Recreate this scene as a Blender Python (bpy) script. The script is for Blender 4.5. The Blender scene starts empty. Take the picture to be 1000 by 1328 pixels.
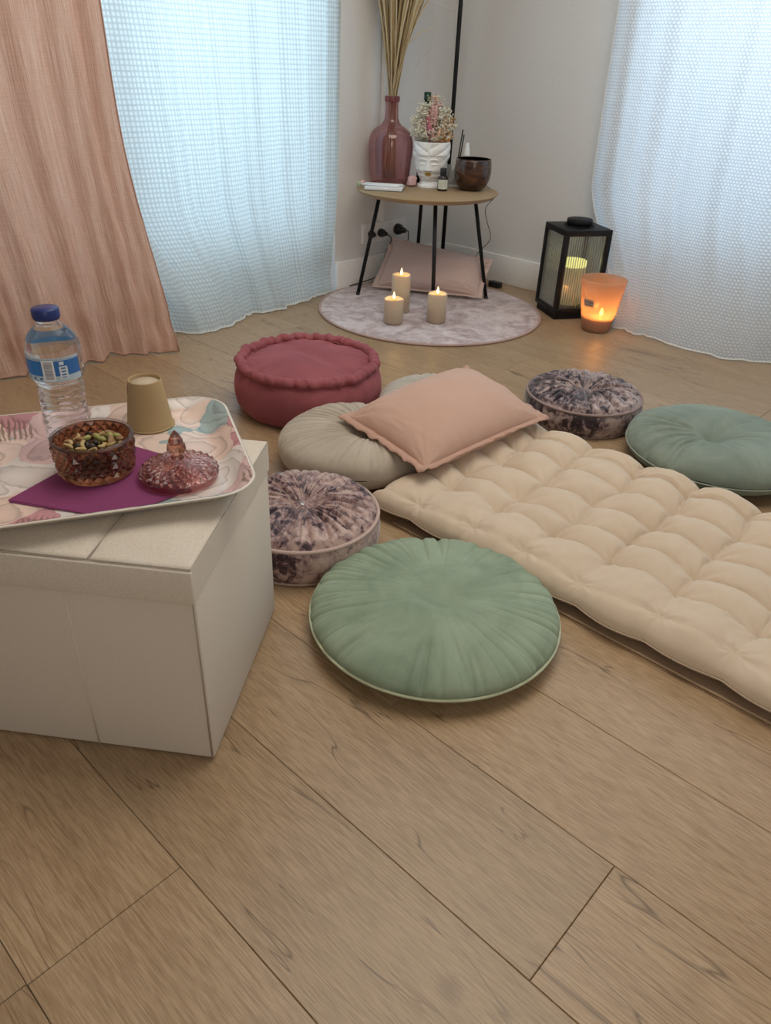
import bpy, bmesh, math, random
from math import sin, cos, pi, radians, sqrt, exp
from mathutils import Vector, Matrix, noise
random.seed(7)
S = bpy.context.scene
COL = S.collection

# ---------------------------------------------------------------- camera
CAM_H = 0.961
PITCH, ROLL = radians(31.5), radians(2.4)
def _cam_axes():
    cp, sp, cr, sr = cos(PITCH), sin(PITCH), cos(ROLL), sin(ROLL)
    R1 = Matrix(((1, 0, 0), (0, cp, -sp), (0, sp, cp)))
    R2 = Matrix(((cr, -sr, 0), (sr, cr, 0), (0, 0, 1)))
    R = R2 @ R1
    w = [Vector((r[0], r[2], -r[1])) for r in R]
    return w[0], -w[1], -w[2]
cd = bpy.data.cameras.new('camera')
cam = bpy.data.objects.new('camera', cd); COL.objects.link(cam)
ax, ay, az = _cam_axes()
M = Matrix((ax, ay, az)).transposed().to_4x4()
M.translation = Vector((0, 0, CAM_H))
cam.matrix_world = M
cd.sensor_fit = 'HORIZONTAL'; cd.sensor_width = 36.0; cd.lens = 962.0 * 36 / 1000
cd.clip_start = 0.02
S.camera = cam

# ---------------------------------------------------------------- world, lights, exposure
S.view_settings.view_transform = 'Standard'
S.view_settings.look = 'None'
S.view_settings.gamma = 1.0
S.view_settings.use_curve_mapping = False
S.view_settings.exposure = 0.30
world = bpy.data.worlds.new('world'); S.world = world
world.use_nodes = True
bg = world.node_tree.nodes['Background']
bg.inputs['Color'].default_value = (0.62, 0.82, 1.0, 1)
bg.inputs['Strength'].default_value = 1.6

ANG = radians(-42.0)
Uv = Vector((cos(ANG), sin(ANG), 0)); Vv = Vector((-sin(ANG), cos(ANG), 0)); Zv = Vector((0, 0, 1))
CORNER = Vector((0.2, 4.153, 0))
def WR(s, off=0.0, z=0.0): return CORNER + Uv * s - Vv * off + Zv * z      # right wall: s along it, off into the room
def WL(s, off=0.0, z=0.0): return CORNER - Vv * s + Uv * off + Zv * z      # left wall

def area(name, loc, direction, sx, sy, power, color):
    l = bpy.data.lights.new(name, 'AREA'); l.shape = 'RECTANGLE'; l.size = sx; l.size_y = sy
    l.energy = power; l.color = color
    o = bpy.data.objects.new(name, l); COL.objects.link(o)
    o.location = loc; o.rotation_euler = Vector(direction).to_track_quat('-Z', 'Y').to_euler()
    return o
area('daylight_left_window', WL(1.75, -0.45, 1.45), Uv - Zv * 0.15, 1.9, 1.8, 21, (0.66, 0.87, 1.0))
area('daylight_right_window', WR(1.95, -0.45, 1.60), -Vv - Zv * 0.2, 1.9, 1.5, 26, (0.70, 0.87, 1.0))
area('ceiling_fill', Vector((0.35, 1.7, 2.42)), -Zv, 1.6, 1.6, 25, (1.0, 0.92, 0.80))  # soft fill added under the ceiling to brighten the foreground
area('rear_fill', Vector((0.9, -1.3, 1.5)), Vector((-0.25, 1, -0.25)), 1.6, 1.4, 16, (1.0, 0.92, 0.80))  # added fill from the camera side; no window is built there

# ---------------------------------------------------------------- helpers
def thing(name, label, cat, loc=(0, 0, 0), rz=0.0, group=None):
    o = bpy.data.objects.new(name, None); COL.objects.link(o)
    o.empty_display_size = 0.05
    o.location = loc; o.rotation_euler = (0, 0, rz)
    o['label'] = label; o['category'] = cat
    if group: o['group'] = group
    return o
def tag(o, label, cat, group=None):
    o['label'] = label; o['category'] = cat
    if group: o['group'] = group
    return o
def structure(o): o['kind'] = 'structure'; return o
def mesh(name, verts, faces, mat, parent=None, smooth=True, uvs=None, loc=None, rot=None):
    me = bpy.data.meshes.new(name)
    me.from_pydata([tuple(v) for v in verts], [], faces)
    if uvs is not None:
        uvl = me.uv_layers.new(name='UVMap')
        flat = []
        for p in me.polygons:
            for vi in p.vertices: flat += uvs[vi]
        uvl.data.foreach_set('uv', flat)
    if smooth: me.polygons.foreach_set('use_smooth', [True] * len(me.polygons))
    me.materials.append(mat); me.update()
    o = bpy.data.objects.new(name, me); COL.objects.link(o)
    if parent is not None: o.parent = parent
    if loc is not None: o.location = loc
    if rot is not None: o.rotation_euler = rot
    return o
def from_bm(name, bm, mat, parent=None, smooth=False, loc=None, rot=None):
    me = bpy.data.meshes.new(name); bm.to_mesh(me); bm.free()
    if smooth: me.polygons.foreach_set('use_smooth', [True] * len(me.polygons))
    me.materials.append(mat)
    o = bpy.data.objects.new(name, me); COL.objects.link(o)
    if parent is not None: o.parent = parent
    if loc is not None: o.location = loc
    if rot is not None: o.rotation_euler = rot
    return o
def box(name, lo, hi, mat, parent=None, bev=0.0, loc=None, rot=None, seg=2):
    bm = bmesh.new()
    bmesh.ops.create_cube(bm, size=1)
    for v in bm.verts:
        v.co = Vector([lo[i] + (v.co[i] + 0.5) * (hi[i] - lo[i]) for i in range(3)])
    if bev > 0: bmesh.ops.bevel(bm, geom=list(bm.edges), offset=bev, segments=seg, affect='EDGES', profile=0.5)
    return from_bm(name, bm, mat, parent, bev > 0 and seg > 1, loc, rot)
def lathe(name, prof, mat, parent=None, n=48, loc=None, rot=None, smooth=True, mod=None, close=False):
    verts, faces, uvs = [], [], []
    m = len(prof)
    for j, (r, z) in enumerate(prof):
        for i in range(n):
            a = 2 * pi * i / n
            rr, zz = (r, z) if mod is None else mod(r, z, a, j)
            verts.append((rr * cos(a), rr * sin(a), zz)); uvs.append((i / n, j / max(1, m - 1)))
    rng = m if close else m - 1
    for j in range(rng):
        for i in range(n):
            a, b = j * n + i, j * n + (i + 1) % n
            c, d = ((j + 1) % m) * n + (i + 1) % n, ((j + 1) % m) * n + i
            faces.append((a, b, c, d))
    if not close:
        if prof[0][0] > 1e-5: faces.append(tuple(reversed(range(n))))
        if prof[-1][0] > 1e-5: faces.append(tuple(range((m - 1) * n, m * n)))
    o = mesh(name, verts, faces, mat, parent, smooth, uvs, loc, rot)
    return o
def tube(name, pts, rad, mat, parent=None, n=8, closed=False, caps=True):
    pts = [Vector(p) for p in pts]; N = len(pts)
    rads = rad if isinstance(rad, (list, tuple)) else [rad] * N
    verts, faces = [], []
    prev = None
    for i, p in enumerate(pts):
        if closed: t = pts[(i + 1) % N] - pts[i - 1]
        else: t = pts[min(i + 1, N - 1)] - pts[max(i - 1, 0)]
        if t.length < 1e-9: t = Vector((0, 0, 1))
        t.normalize()
        if prev is None:
            prev = t.orthogonal().normalized()
        prev = (prev - t * prev.dot(t))
        if prev.length < 1e-6: prev = t.orthogonal()
        prev.normalize(); b = t.cross(prev)
        for k in range(n):
            a = 2 * pi * k / n
            verts.append(p + (prev * cos(a) + b * sin(a)) * rads[i])
    for i in range(N if closed else N - 1):
        for k in range(n):
            a, b2 = i * n + k, i * n + (k + 1) % n
            j = (i + 1) % N
            faces.append((a, b2, j * n + (k + 1) % n, j * n + k))
    if not closed and caps:
        faces.append(tuple(reversed(range(n)))); faces.append(tuple(range((N - 1) * n, N * n)))
    return mesh(name, verts, faces, mat, parent)
def smoothstep(a, b, x):
    t = min(1, max(0, (x - a) / (b - a))); return t * t * (3 - 2 * t)
def nz(x, y, z=0.0): return noise.noise(Vector((x, y, z)))
def lerp_poly(poly, t):
    t = min(max(t, 0), 1) * (len(poly) - 1); i = min(int(t), len(poly) - 2); f = t - i
    # catmull-rom
    p0 = poly[max(i - 1, 0)]; p1 = poly[i]; p2 = poly[i + 1]; p3 = poly[min(i + 2, len(poly) - 1)]
    return 0.5 * ((2 * p1) + (p2 - p0) * f + (2 * p0 - 5 * p1 + 4 * p2 - p3) * f * f + (3 * p1 - p0 - 3 * p2 + p3) * f ** 3)

# ---------------------------------------------------------------- materials
class NT:
    def __init__(s, name):
        s.m = bpy.data.materials.new(name); s.m.use_nodes = True
        s.t = s.m.node_tree; s.t.nodes.clear()
        s.out = s.t.nodes.new('ShaderNodeOutputMaterial')
    def n(s, kind, **kw):
        nd = s.t.nodes.new('ShaderNode' + kind)
        for k, v in kw.items():
            if k.startswith('i_'):
                key = k[2:].replace('_', ' ')
                nd.inputs[int(key) if key.isdigit() else key].default_value = v
            else: setattr(nd, k, v)
        return nd
    def l(s, a, b): s.t.links.new(a, b)
    def ramp(s, fac, stops, interp='LINEAR'):
        r = s.n('ValToRGB'); r.color_ramp.interpolation = interp
        e = r.color_ramp.elements
        while len(e) < len(stops): e.new(0.5)
        for i, (p, c) in enumerate(stops):
            e[i].position = p; e[i].color = (*c, 1) if len(c) == 3 else c
        s.l(fac, r.inputs['Fac']); return r.outputs['Color']
    def math(s, op, a, b=None, c=None):
        nd = s.n('Math', operation=op)
        for i, x in enumerate((a, b, c)):
            if x is None: continue
            if isinstance(x, (int, float)): nd.inputs[i].default_value = x
            else: s.l(x, nd.inputs[i])
        return nd.outputs[0]
    def mix(s, fac, a, b, blend='MIX'):
        nd = s.n('Mix', data_type='RGBA', blend_type=blend)
        for sock, x in ((nd.inputs[0], fac), (nd.inputs[6], a), (nd.inputs[7], b)):
            if isinstance(x, (int, float)): sock.default_value = x
            elif isinstance(x, tuple): sock.default_value = (*x, 1)
            else: s.l(x, sock)
        return nd.outputs[2]
    def bump(s, h, strength=0.3, dist=0.002, normal=None):
        b = s.n('Bump'); b.inputs['Strength'].default_value = strength; b.inputs['Distance'].default_value = dist
        s.l(h, b.inputs['Height'])
        if normal is not None: s.l(normal, b.inputs['Normal'])
        return b.outputs['Normal']
    def noise(s, vec, scale, detail=3, rough=0.5, dist=0.0, out='Fac'):
        n = s.n('TexNoise'); n.inputs['Scale'].default_value = scale; n.inputs['Detail'].default_value = detail
        n.inputs['Roughness'].default_value = rough; n.inputs['Distortion'].default_value = dist
        if vec is not None: s.l(vec, n.inputs['Vector'])
        return n.outputs[out]
    def coord(s, which='Object'): return s.n('TexCoord').outputs[which]
    def mapping(s, vec, scale=(1, 1, 1), loc=(0, 0, 0), rot=(0, 0, 0)):
        m = s.n('Mapping'); m.inputs['Scale'].default_value = scale; m.inputs['Location'].default_value = loc
        m.inputs['Rotation'].default_value = rot; s.l(vec, m.inputs['Vector']); return m.outputs[0]
    def pbsdf(s, color, rough=0.5, metal=0.0, normal=None, **kw):
        p = s.n('BsdfPrincipled')
        for key, x in (('Base Color', color), ('Roughness', rough), ('Metallic', metal)):
            if isinstance(x, tuple): p.inputs[key].default_value = (*x, 1)
            elif isinstance(x, (int, float)): p.inputs[key].default_value = x
            else: s.l(x, p.inputs[key])
        for k, v in kw.items():
            key = k.replace('_', ' ')
            p.inputs[key].default_value = (*v, 1) if isinstance(v, tuple) and len(v) == 3 else v
        if normal is not None: s.l(normal, p.inputs['Normal'])
        return p.outputs[0]
    def done(s, shader): s.l(shader, s.out.inputs['Surface']); return s.m
def plain(name, color, rough=0.5, metal=0.0, bumpy=0.0, scale=60, **kw):
    t = NT(name); v = t.coord()
    n1 = t.noise(v, scale, 3)
    c = t.mix(n1, tuple(x * 0.93 for x in color), tuple(min(1, x * 1.06) for x in color))
    nrm = t.bump(n1, bumpy, 0.002) if bumpy else None
    return t.done(t.pbsdf(c, rough, metal, nrm, **kw))
def fabric(name, color, scale=700, bumpy=0.35, var=0.08, sheen=0.0, dark=None, big=6):
    t = NT(name); v = t.coord()
    n1 = t.noise(v, scale, 2); n2 = t.noise(v, big, 3, 0.6)
    lo = tuple(x * (1 - var) for x in color) if dark is None else dark
    c = t.mix(n2, lo, tuple(min(1, x * (1 + var)) for x in color))
    c = t.mix(t.math('MULTIPLY', n1, 0.5), c, tuple(x * 0.82 for x in color))
    nrm = t.bump(n1, bumpy, 0.0006)
    kw = dict(Sheen_Weight=sheen, Sheen_Roughness=0.4) if sheen else {}
    sh = t.pbsdf(c, 0.9, 0, nrm, **kw)
    return t.done(sh)
def emit(name, color, strength):
    t = NT(name); e = t.n('Emission'); e.inputs[0].default_value = (*color, 1); e.inputs[1].default_value = strength
    return t.done(e.outputs[0])
def thin_glass(name, color, clear=0.75, rough=0.03, body=(0.8, 0.8, 0.8), bodymix=0.0):
    """thin walled glass: mostly lets light straight through, with a clear gloss at grazing angles"""
    t = NT(name)
    tr = t.n('BsdfTransparent'); tr.inputs[0].default_value = (*color, 1)
    gl = t.n('BsdfGlossy'); gl.inputs['Roughness'].default_value = rough; gl.inputs[0].default_value = (1, 1, 1, 1)
    lw = t.n('LayerWeight'); lw.inputs[0].default_value = 0.25
    f = t.math('ADD', t.math('MULTIPLY', lw.outputs['Fresnel'], clear), 0.03)
    m = t.n('MixShader'); t.l(f, m.inputs[0]); t.l(tr.outputs[0], m.inputs[1]); t.l(gl.outputs[0], m.inputs[2])
    s = m.outputs[0]
    if bodymix > 0:
        d = t.n('BsdfDiffuse'); d.inputs[0].default_value = (*body, 1)
        tl = t.n('BsdfTranslucent'); tl.inputs[0].default_value = (*body, 1)
        m3 = t.n('MixShader'); m3.inputs[0].default_value = 0.5; t.l(d.outputs[0], m3.inputs[1]); t.l(tl.outputs[0], m3.inputs[2])
        m2 = t.n('MixShader'); m2.inputs[0].default_value = bodymix; t.l(s, m2.inputs[1]); t.l(m3.outputs[0], m2.inputs[2]); s = m2.outputs[0]
    return t.done(s)

def mat_wood_floor():
    t = NT('oak_plank'); v = t.coord()
    oi = t.n('ObjectInfo'); r = oi.outputs['Random']
    comb = t.n('CombineXYZ')
    t.l(t.math('MULTIPLY', r, 37.0), comb.inputs[0]); t.l(t.math('MULTIPLY', r, 91.0), comb.inputs[1]); t.l(t.math('MULTIPLY', r, 13.0), comb.inputs[2])
    add = t.n('VectorMath', operation='ADD'); t.l(v, add.inputs[0]); t.l(comb.outputs[0], add.inputs[1]); v = add.outputs[0]
    # warped coordinates so that the figure runs along the board and swirls
    wv = t.noise(t.mapping(v, (1.6, 5, 1)), 1.0, 2, 0.5, 0.0, 'Color')
    sc = t.n('VectorMath', operation='SCALE'); t.l(wv, sc.inputs[0]); sc.inputs['Scale'].default_value = 0.16
    ad2 = t.n('VectorMath', operation='ADD'); t.l(v, ad2.inputs[0]); t.l(sc.outputs[0], ad2.inputs[1]); w = ad2.outputs[0]
    broad = t.noise(t.mapping(w, (0.9, 7, 1)), 1.6, 4, 0.6)
    fig = t.noise(t.mapping(w, (1.1, 16, 1)), 2.2, 5, 0.65, 0.4)
    fine = t.noise(t.mapping(v, (26, 420, 1)), 1.0, 3, 0.6)
    pore = t.noise(t.mapping(v, (22, 620, 1)), 1.0, 2, 0.5)
    c = t.ramp(broad, [(0.3, (0.36, 0.245, 0.145)), (0.5, (0.42, 0.295, 0.182)), (0.7, (0.47, 0.34, 0.222))])
    c = t.mix(t.math('MULTIPLY', t.ramp(fig, [(0.34, (1, 1, 1)), (0.48, (0, 0, 0))]), 0.42), c, (0.27, 0.175, 0.105))
    c2 = t.mix(0.50, c, t.ramp(fine, [(0.35, (0.25, 0.165, 0.10)), (0.62, (0.55, 0.41, 0.28))]))
    # dark thin crack figure
    cr = t.noise(t.mapping(w, (0.7, 10, 1), (3, 5, 1)), 1.5, 3, 0.5, 0.6)
    line = t.math('ABSOLUTE', t.math('SUBTRACT', cr, 0.5))
    brk = t.noise(t.mapping(v, (2.2, 3, 1)), 1.3, 2)
    lm = t.math('MULTIPLY', t.ramp(line, [(0.0, (1, 1, 1)), (0.006, (0, 0, 0))]), t.ramp(brk, [(0.42, (0, 0, 0)), (0.52, (1, 1, 1))]))
    c3 = t.mix(t.math('MULTIPLY', lm, 0.85), c2, (0.13, 0.085, 0.055))
    # knots
    vo = t.n('TexVoronoi'); vo.inputs['Scale'].default_value = 1.0; t.l(t.mapping(w, (1.7, 4.2, 1)), vo.inputs['Vector'])
    kn = t.ramp(vo.outputs['Distance'], [(0.015, (1, 1, 1)), (0.05, (0, 0, 0))])
    c4 = t.mix(t.math('MULTIPLY', kn, 0.75), c3, (0.15, 0.095, 0.055))
    tone = t.n('HueSaturation'); t.l(c4, tone.inputs['Color'])
    t.l(t.math('ADD', t.math('MULTIPLY', r, 0.16), 0.85), tone.inputs['Value'])
    tone.inputs['Saturation'].default_value = 1.10
    h = t.math('ADD', t.math('MULTIPLY', fine, 0.6), t.math('MULTIPLY', pore, 0.5))
    nrm = t.bump(h, 0.35, 0.0012)
    rgh = t.math('ADD', t.math('MULTIPLY', fine, 0.16), 0.24)
    return t.done(t.pbsdf(tone.outputs[0], rgh, 0, nrm, Specular_IOR_Level=0.45))

def mat_waffle(name, cu, cv, stagger, base, trans, thin=0.55):
    """waffle weave: thick ridges and thin wells that let more light through; uv is in metres"""
    t = NT(name); uv = t.coord('UV')
    s = t.n('SeparateXYZ'); t.l(uv, s.inputs[0])
    x, y = s.outputs[0], s.outputs[1]
    yv = t.math('DIVIDE', y, cv)
    if stagger:
        row = t.math('MULTIPLY', t.math('MODULO', t.math('FLOOR', yv), 2.0), 0.5)
        xu = t.math('ADD', t.math('DIVIDE', x, cu), row)
    else: xu = t.math('DIVIDE', x, cu)
    wx = t.math('ABSOLUTE', t.math('SINE', t.math('MULTIPLY', xu, pi)))
    wy = t.math('ABSOLUTE', t.math('SINE', t.math('MULTIPLY', yv, pi)))
    well = t.math('POWER', t.math('MULTIPLY', wx, wy), 0.8)
    n = t.noise(uv, 45, 2)
    patt = t.math('MULTIPLY', well, t.math('ADD', 0.6, t.math('MULTIPLY', n, 0.8)))
    dark = tuple(b * thin for b in trans)
    tcol = t.mix(patt, dark, trans)
    nrm = t.bump(well, 0.7, -0.003)
    d = t.n('BsdfDiffuse'); t.l(t.mix(patt, tuple(b * 0.8 for b in base), base), d.inputs[0]); t.l(nrm, d.inputs['Normal'])
    tl = t.n('BsdfTranslucent'); t.l(tcol, tl.inputs[0]); t.l(nrm, tl.inputs['Normal'])
    m = t.n('MixShader'); m.inputs[0].default_value = 0.5
    t.l(d.outputs[0], m.inputs[1]); t.l(tl.outputs[0], m.inputs[2])
    return t.done(m.outputs[0])
def mat_linen():
    t = NT('peach_linen'); uv = t.coord('UV')
    a = t.noise(t.mapping(uv, (230, 6, 1)), 1.0, 4, 0.6)
    b = t.noise(t.mapping(uv, (12, 260, 1)), 1.0, 3, 0.6)
    w = t.math('ADD', t.math('MULTIPLY', a, 0.82), t.math('MULTIPLY', b, 0.18))
    big = t.noise(uv, 3.0, 2)
    col = t.ramp(w, [(0.36, (0.58, 0.34, 0.25)), (0.5, (0.76, 0.50, 0.39)), (0.64, (0.88, 0.67, 0.56))])
    nrm = t.bump(w, 0.5, 0.0025)
    d = t.n('BsdfDiffuse'); t.l(col, d.inputs[0]); t.l(nrm, d.inputs['Normal'])
    tl = t.n('BsdfTranslucent'); t.l(t.mix(0.5, col, (0.82, 0.42, 0.28)), tl.inputs[0])
    m = t.n('MixShader'); t.l(t.math('ADD', 0.28, t.math('MULTIPLY', big, 0.12)), m.inputs[0])
    t.l(d.outputs[0], m.inputs[1]); t.l(tl.outputs[0], m.inputs[2])
    return t.done(m.outputs[0])
def mat_crushed(name, light, mid, dark, scale=22, thr=0.5):
    t = NT(name); v = t.coord()
    n0 = t.noise(v, scale * 0.35, 2, 0.5)
    n1 = t.noise(v, scale * 1.9, 9, 0.74, 1.1)
    n2 = t.noise(t.mapping(v, (1, 1, 0.7)), scale * 3.2, 4, 0.6, 0.6)
    x = t.math('ADD', t.math('ADD', t.math('MULTIPLY', n0, 0.30), t.math('MULTIPLY', n1, 0.52)), t.math('MULTIPLY', n2, 0.18))
    c = t.ramp(x, [(thr - 0.05, dark), (thr - 0.018, mid), (thr + 0.012, tuple((a + b) / 2 for a, b in zip(light, mid))), (thr + 0.07, light)])
    nrm = t.bump(x, 0.35, 0.006)
    return t.done(t.pbsdf(c, 0.42, 0, nrm, Sheen_Weight=0.5, Sheen_Roughness=0.35))
def mat_velvet(name, color, lo, scale=7, sheen=0.6):
    t = NT(name); v = t.coord()
    n1 = t.noise(v, scale, 4, 0.6, 0.5); n2 = t.noise(v, 420, 2)
    c = t.mix(t.ramp(n1, [(0.35, (0, 0, 0)), (0.65, (1, 1, 1))]), lo, color)
    nrm = t.bump(n2, 0.2, 0.0006)
    return t.done(t.pbsdf(c, 0.8, 0, nrm, Sheen_Weight=sheen, Sheen_Roughness=0.35, Sheen_Tint=tuple(min(1, x * 1.6 + 0.1) for x in color)))
def mat_box_linen():
    t = NT('linen_weave'); v = t.coord()
    a = t.noise(t.mapping(v, (420, 420, 1500)), 1.0, 2); b = t.noise(t.mapping(v, (1500, 1500, 340)), 1.0, 2)
    w = t.math('ADD', t.math('MULTIPLY', a, 0.5), t.math('MULTIPLY', b, 0.5))
    c = t.ramp(w, [(0.34, (0.60, 0.525, 0.44)), (0.5, (0.70, 0.625, 0.54)), (0.66, (0.78, 0.71, 0.625))])
    return t.done(t.pbsdf(c, 0.9, 0, t.bump(w, 0.2, 0.0005)))
def mat_tray():
    t = NT('floral_print'); v = t.coord()
    wn = t.noise(v, 11, 3, 0.5, 0, 'Color')
    sc = t.n('VectorMath', operation='SCALE'); t.l(wn, sc.inputs[0]); sc.inputs['Scale'].default_value = 0.085
    ad = t.n('VectorMath', operation='ADD'); t.l(v, ad.inputs[0]); t.l(sc.outputs[0], ad.inputs[1]); w = ad.outputs[0]
    vo = t.n('TexVoronoi'); vo.inputs['Scale'].default_value = 11; t.l(w, vo.inputs['Vector'])
    s = t.n('SeparateColor'); t.l(vo.outputs['Color'], s.inputs[0])
    c = t.ramp(s.outputs[0], [(0.0, (0.80, 0.61, 0.53)), (0.22, (0.80, 0.73, 0.70)), (0.40, (0.60, 0.30, 0.34)), (0.52, (0.86, 0.68, 0.60)), (0.68, (0.33, 0.33, 0.36)), (0.78, (0.74, 0.52, 0.52)), (0.90, (0.36, 0.47, 0.48))], 'CONSTANT')
    ring = t.math('FRACT', t.math('ADD', t.math('MULTIPLY', vo.outputs['Distance'], 4.5), t.noise(w, 16, 2)))
    petal = t.ramp(ring, [(0.0, (0.62, 0.62, 0.62)), (0.12, (1, 1, 1)), (0.8, (0.86, 0.86, 0.86)), (1.0, (0.6, 0.6, 0.6))])
    c = t.mix(0.9, c, petal, 'MULTIPLY')
    # dark leaf fronds
    vo2 = t.n('TexVoronoi'); vo2.inputs['Scale'].default_value = 7; t.l(t.mapping(w, loc=(3, 1, 0)), vo2.inputs['Vector'])
    wv = t.n('TexWave'); wv.inputs['Scale'].default_value = 38; wv.inputs['Distortion'].default_value = 6; t.l(v, wv.inputs['Vector'])
    leaf = t.math('MULTIPLY', t.ramp(vo2.outputs['Distance'], [(0.20, (1, 1, 1)), (0.27, (0, 0, 0))]), t.ramp(wv.outputs['Fac'], [(0.5, (0, 0, 0)), (0.62, (1, 1, 1))]))
    c = t.mix(t.math('MULTIPLY', leaf, 0.75), c, (0.20, 0.13, 0.09))
    return t.done(t.pbsdf(c, 0.22, 0, None, Specular_IOR_Level=0.5))
def mat_rug():
    t = NT('velvet_pile'); v = t.coord()
    n1 = t.noise(v, 9, 5, 0.6, 1.2); n2 = t.noise(v, 26, 4, 0.6, 0.8)
    x = t.math('ADD', t.math('MULTIPLY', n1, 0.65), t.math('MULTIPLY', n2, 0.35))
    c = t.ramp(x, [(0.40, (0.34, 0.235, 0.24)), (0.48, (0.50, 0.39, 0.39)), (0.56, (0.64, 0.54, 0.54)), (0.68, (0.74, 0.66, 0.65))])
    return t.done(t.pbsdf(c, 0.85, 0, t.bump(x, 0.4, 0.008), Sheen_Weight=0.5))

MAT = {}
def m(k): return MAT[k]
MAT['floor'] = mat_wood_floor()
MAT['sub'] = plain('floor_underlay', (0.16, 0.115, 0.08), 0.9)
MAT['wall'] = plain('white_wall_paint', (0.74, 0.735, 0.725), 0.75, bumpy=0.05, scale=120)
MAT['ceiling'] = plain('ceiling_paint', (0.8, 0.8, 0.79), 0.9)
MAT['trim'] = plain('white_gloss_trim', (0.88, 0.88, 0.87), 0.35)
MAT['pvc'] = plain('window_frame_white', (0.8, 0.82, 0.84), 0.3)
MAT['pane'] = thin_glass('window_glass', (0.97, 0.99, 1.0), 0.6)
MAT['waffleL'] = mat_waffle('white_waffle_weave', 0.0175, 0.0165, False, (0.82, 0.86, 0.85), (0.86, 0.93, 0.94), 0.62)
MAT['waffleR'] = mat_waffle('ivory_honeycomb_weave', 0.023, 0.0115, True, (0.84, 0.82, 0.79), (0.86, 0.88, 0.92), 0.62)
MAT['hem'] = fabric('white_hem', (0.80, 0.80, 0.76), 500)
MAT['linen'] = mat_linen()
MAT['peachhem'] = fabric('peach_hem', (0.50, 0.29, 0.21), 500)
MAT['boxlinen'] = mat_box_linen()
MAT['seam'] = fabric('linen_seam', (0.42, 0.36, 0.30), 600)
MAT['tray'] = mat_tray()
MAT['traylip'] = plain('cream_melamine', (0.74, 0.68, 0.60), 0.3)
MAT['black'] = plain('black_powder_coat', (0.009, 0.009, 0.011), 0.5, bumpy=0.1, scale=400, Specular_IOR_Level=0.25)
MAT['blackplastic'] = plain('black_plastic', (0.012, 0.012, 0.014), 0.3)

# ================================================================ THE SETTING
# floor: a dark underlay slab that carries every oak plank as a part of its own
U0, U1, V0, V1 = -2.6, 1.5, -1.6, 3.235            # room extent in board coordinates (u along the boards, v across)
floor = structure(box('floor', (U0 - 0.05, V0 - 0.05, -0.06), (U1 + 0.05, V1 + 0.05, -0.009), m('sub'), None, 0, rot=(0, 0, ANG)))
PW, PL = 0.2133, 1.29
row_seam = {0: -0.605, 1: -0.603, 2: -0.95, 3: -0.172, 4: -0.60, 5: -1.15, 6: -2.007, 7: -2.506, 8: -1.75, 9: -2.3, 10: -2.42, 11: -1.43, 12: -1.9, 13: -1.315, -1: -0.2}
plank_cache = {}
def plank_mesh(L, W):
    key = (round(L, 3), round(W, 3))
    if key in plank_cache: return plank_cache[key]
    g, c, b = 0.0004, 0.0009, -0.0085
    hx, hy = L / 2 - g, W / 2 - g
    vs = [(-hx, -hy, b), (hx, -hy, b), (hx, hy, b), (-hx, hy, b), (-hx, -hy, -c), (hx, -hy, -c), (hx, hy, -c), (-hx, hy, -c),
          (-hx + c, -hy + c, 0), (hx - c, -hy + c, 0), (hx - c, hy - c, 0), (-hx + c, hy - c, 0)]
    fs = [(3, 2, 1, 0), (0, 1, 5, 4), (1, 2, 6, 5), (2, 3, 7, 6), (3, 0, 4, 7), (4, 5, 9, 8), (5, 6, 10, 9), (6, 7, 11, 10), (7, 4, 8, 11), (8, 9, 10, 11)]
    me = bpy.data.meshes.new('oak_plank'); me.from_pydata(vs, [], fs); me.materials.append(m('floor')); me.update()
    plank_cache[key] = me; return me
k = -8
while 0.065 + (k - 1) * PW < V1 - 0.01:
    va, vb = max(0.065 + (k - 1) * PW, V0), min(0.065 + k * PW, V1)
    k += 1
    if vb <= V0 + 0.01: continue
    kk = k - 1
    s0 = row_seam.get(kk, -0.6 + (kk * 0.47) % PL)
    while s0 > U0: s0 -= PL
    while s0 < U1:
        ua, ub = max(s0, U0), min(s0 + PL, U1); s0 += PL
        if ub - ua < 0.03: continue
        o = bpy.data.objects.new('plank', plank_mesh(ub - ua, vb - va)); COL.objects.link(o)
        o.parent = floor; o.location = ((ua + ub) / 2, (va + vb) / 2, 0)

def wall_piece(name, uvz0, uvz1, mat, parent=None, bev=0):
    o = box(name, uvz0, uvz1, mat, parent, bev)
    if parent is None: o.rotation_euler = (0, 0, ANG); structure(o)
    return o
HT = 2.5
def multi_box(name, boxes, mat, bev=0):
    bm = bmesh.new()
    for lo, hi in boxes:
        r = bmesh.ops.create_cube(bm, size=1)
        for v in r['verts']: v.co = Vector([lo[i] + (v.co[i] + 0.5) * (hi[i] - lo[i]) for i in range(3)])
    o = from_bm(name, bm, mat); o.rotation_euler = (0, 0, ANG); return structure(o)
RW0, RW1 = U0 + 0.915, U0 + 2.95      # right window opening, in u
LW0, LW1 = V1 - 2.75, V1 - 0.775      # left window opening, in v
multi_box('wall_right', [((U0 - 0.2, V1, -0.06), (RW0, V1 + 0.2, HT)), ((RW1, V1, -0.06), (U1, V1 + 0.2, HT)), ((RW0, V1, 2.2), (RW1, V1 + 0.2, HT))], m('wall'))
multi_box('wall_left', [((U0 - 0.2, LW1, -0.06), (U0, V1, HT)), ((U0 - 0.2, V0, -0.06), (U0, LW0, HT)), ((U0 - 0.2, LW0, 2.2), (U0, LW1, HT))], m('wall'))
multi_box('wall_rear', [((U0 - 0.2, V0 - 0.2, -0.06), (U1 + 0.2, V0, HT))], m('wall'))
multi_box('wall_side', [((U1, V0, -0.06), (U1 + 0.2, V1 + 0.2, HT))], m('wall'))
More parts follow.
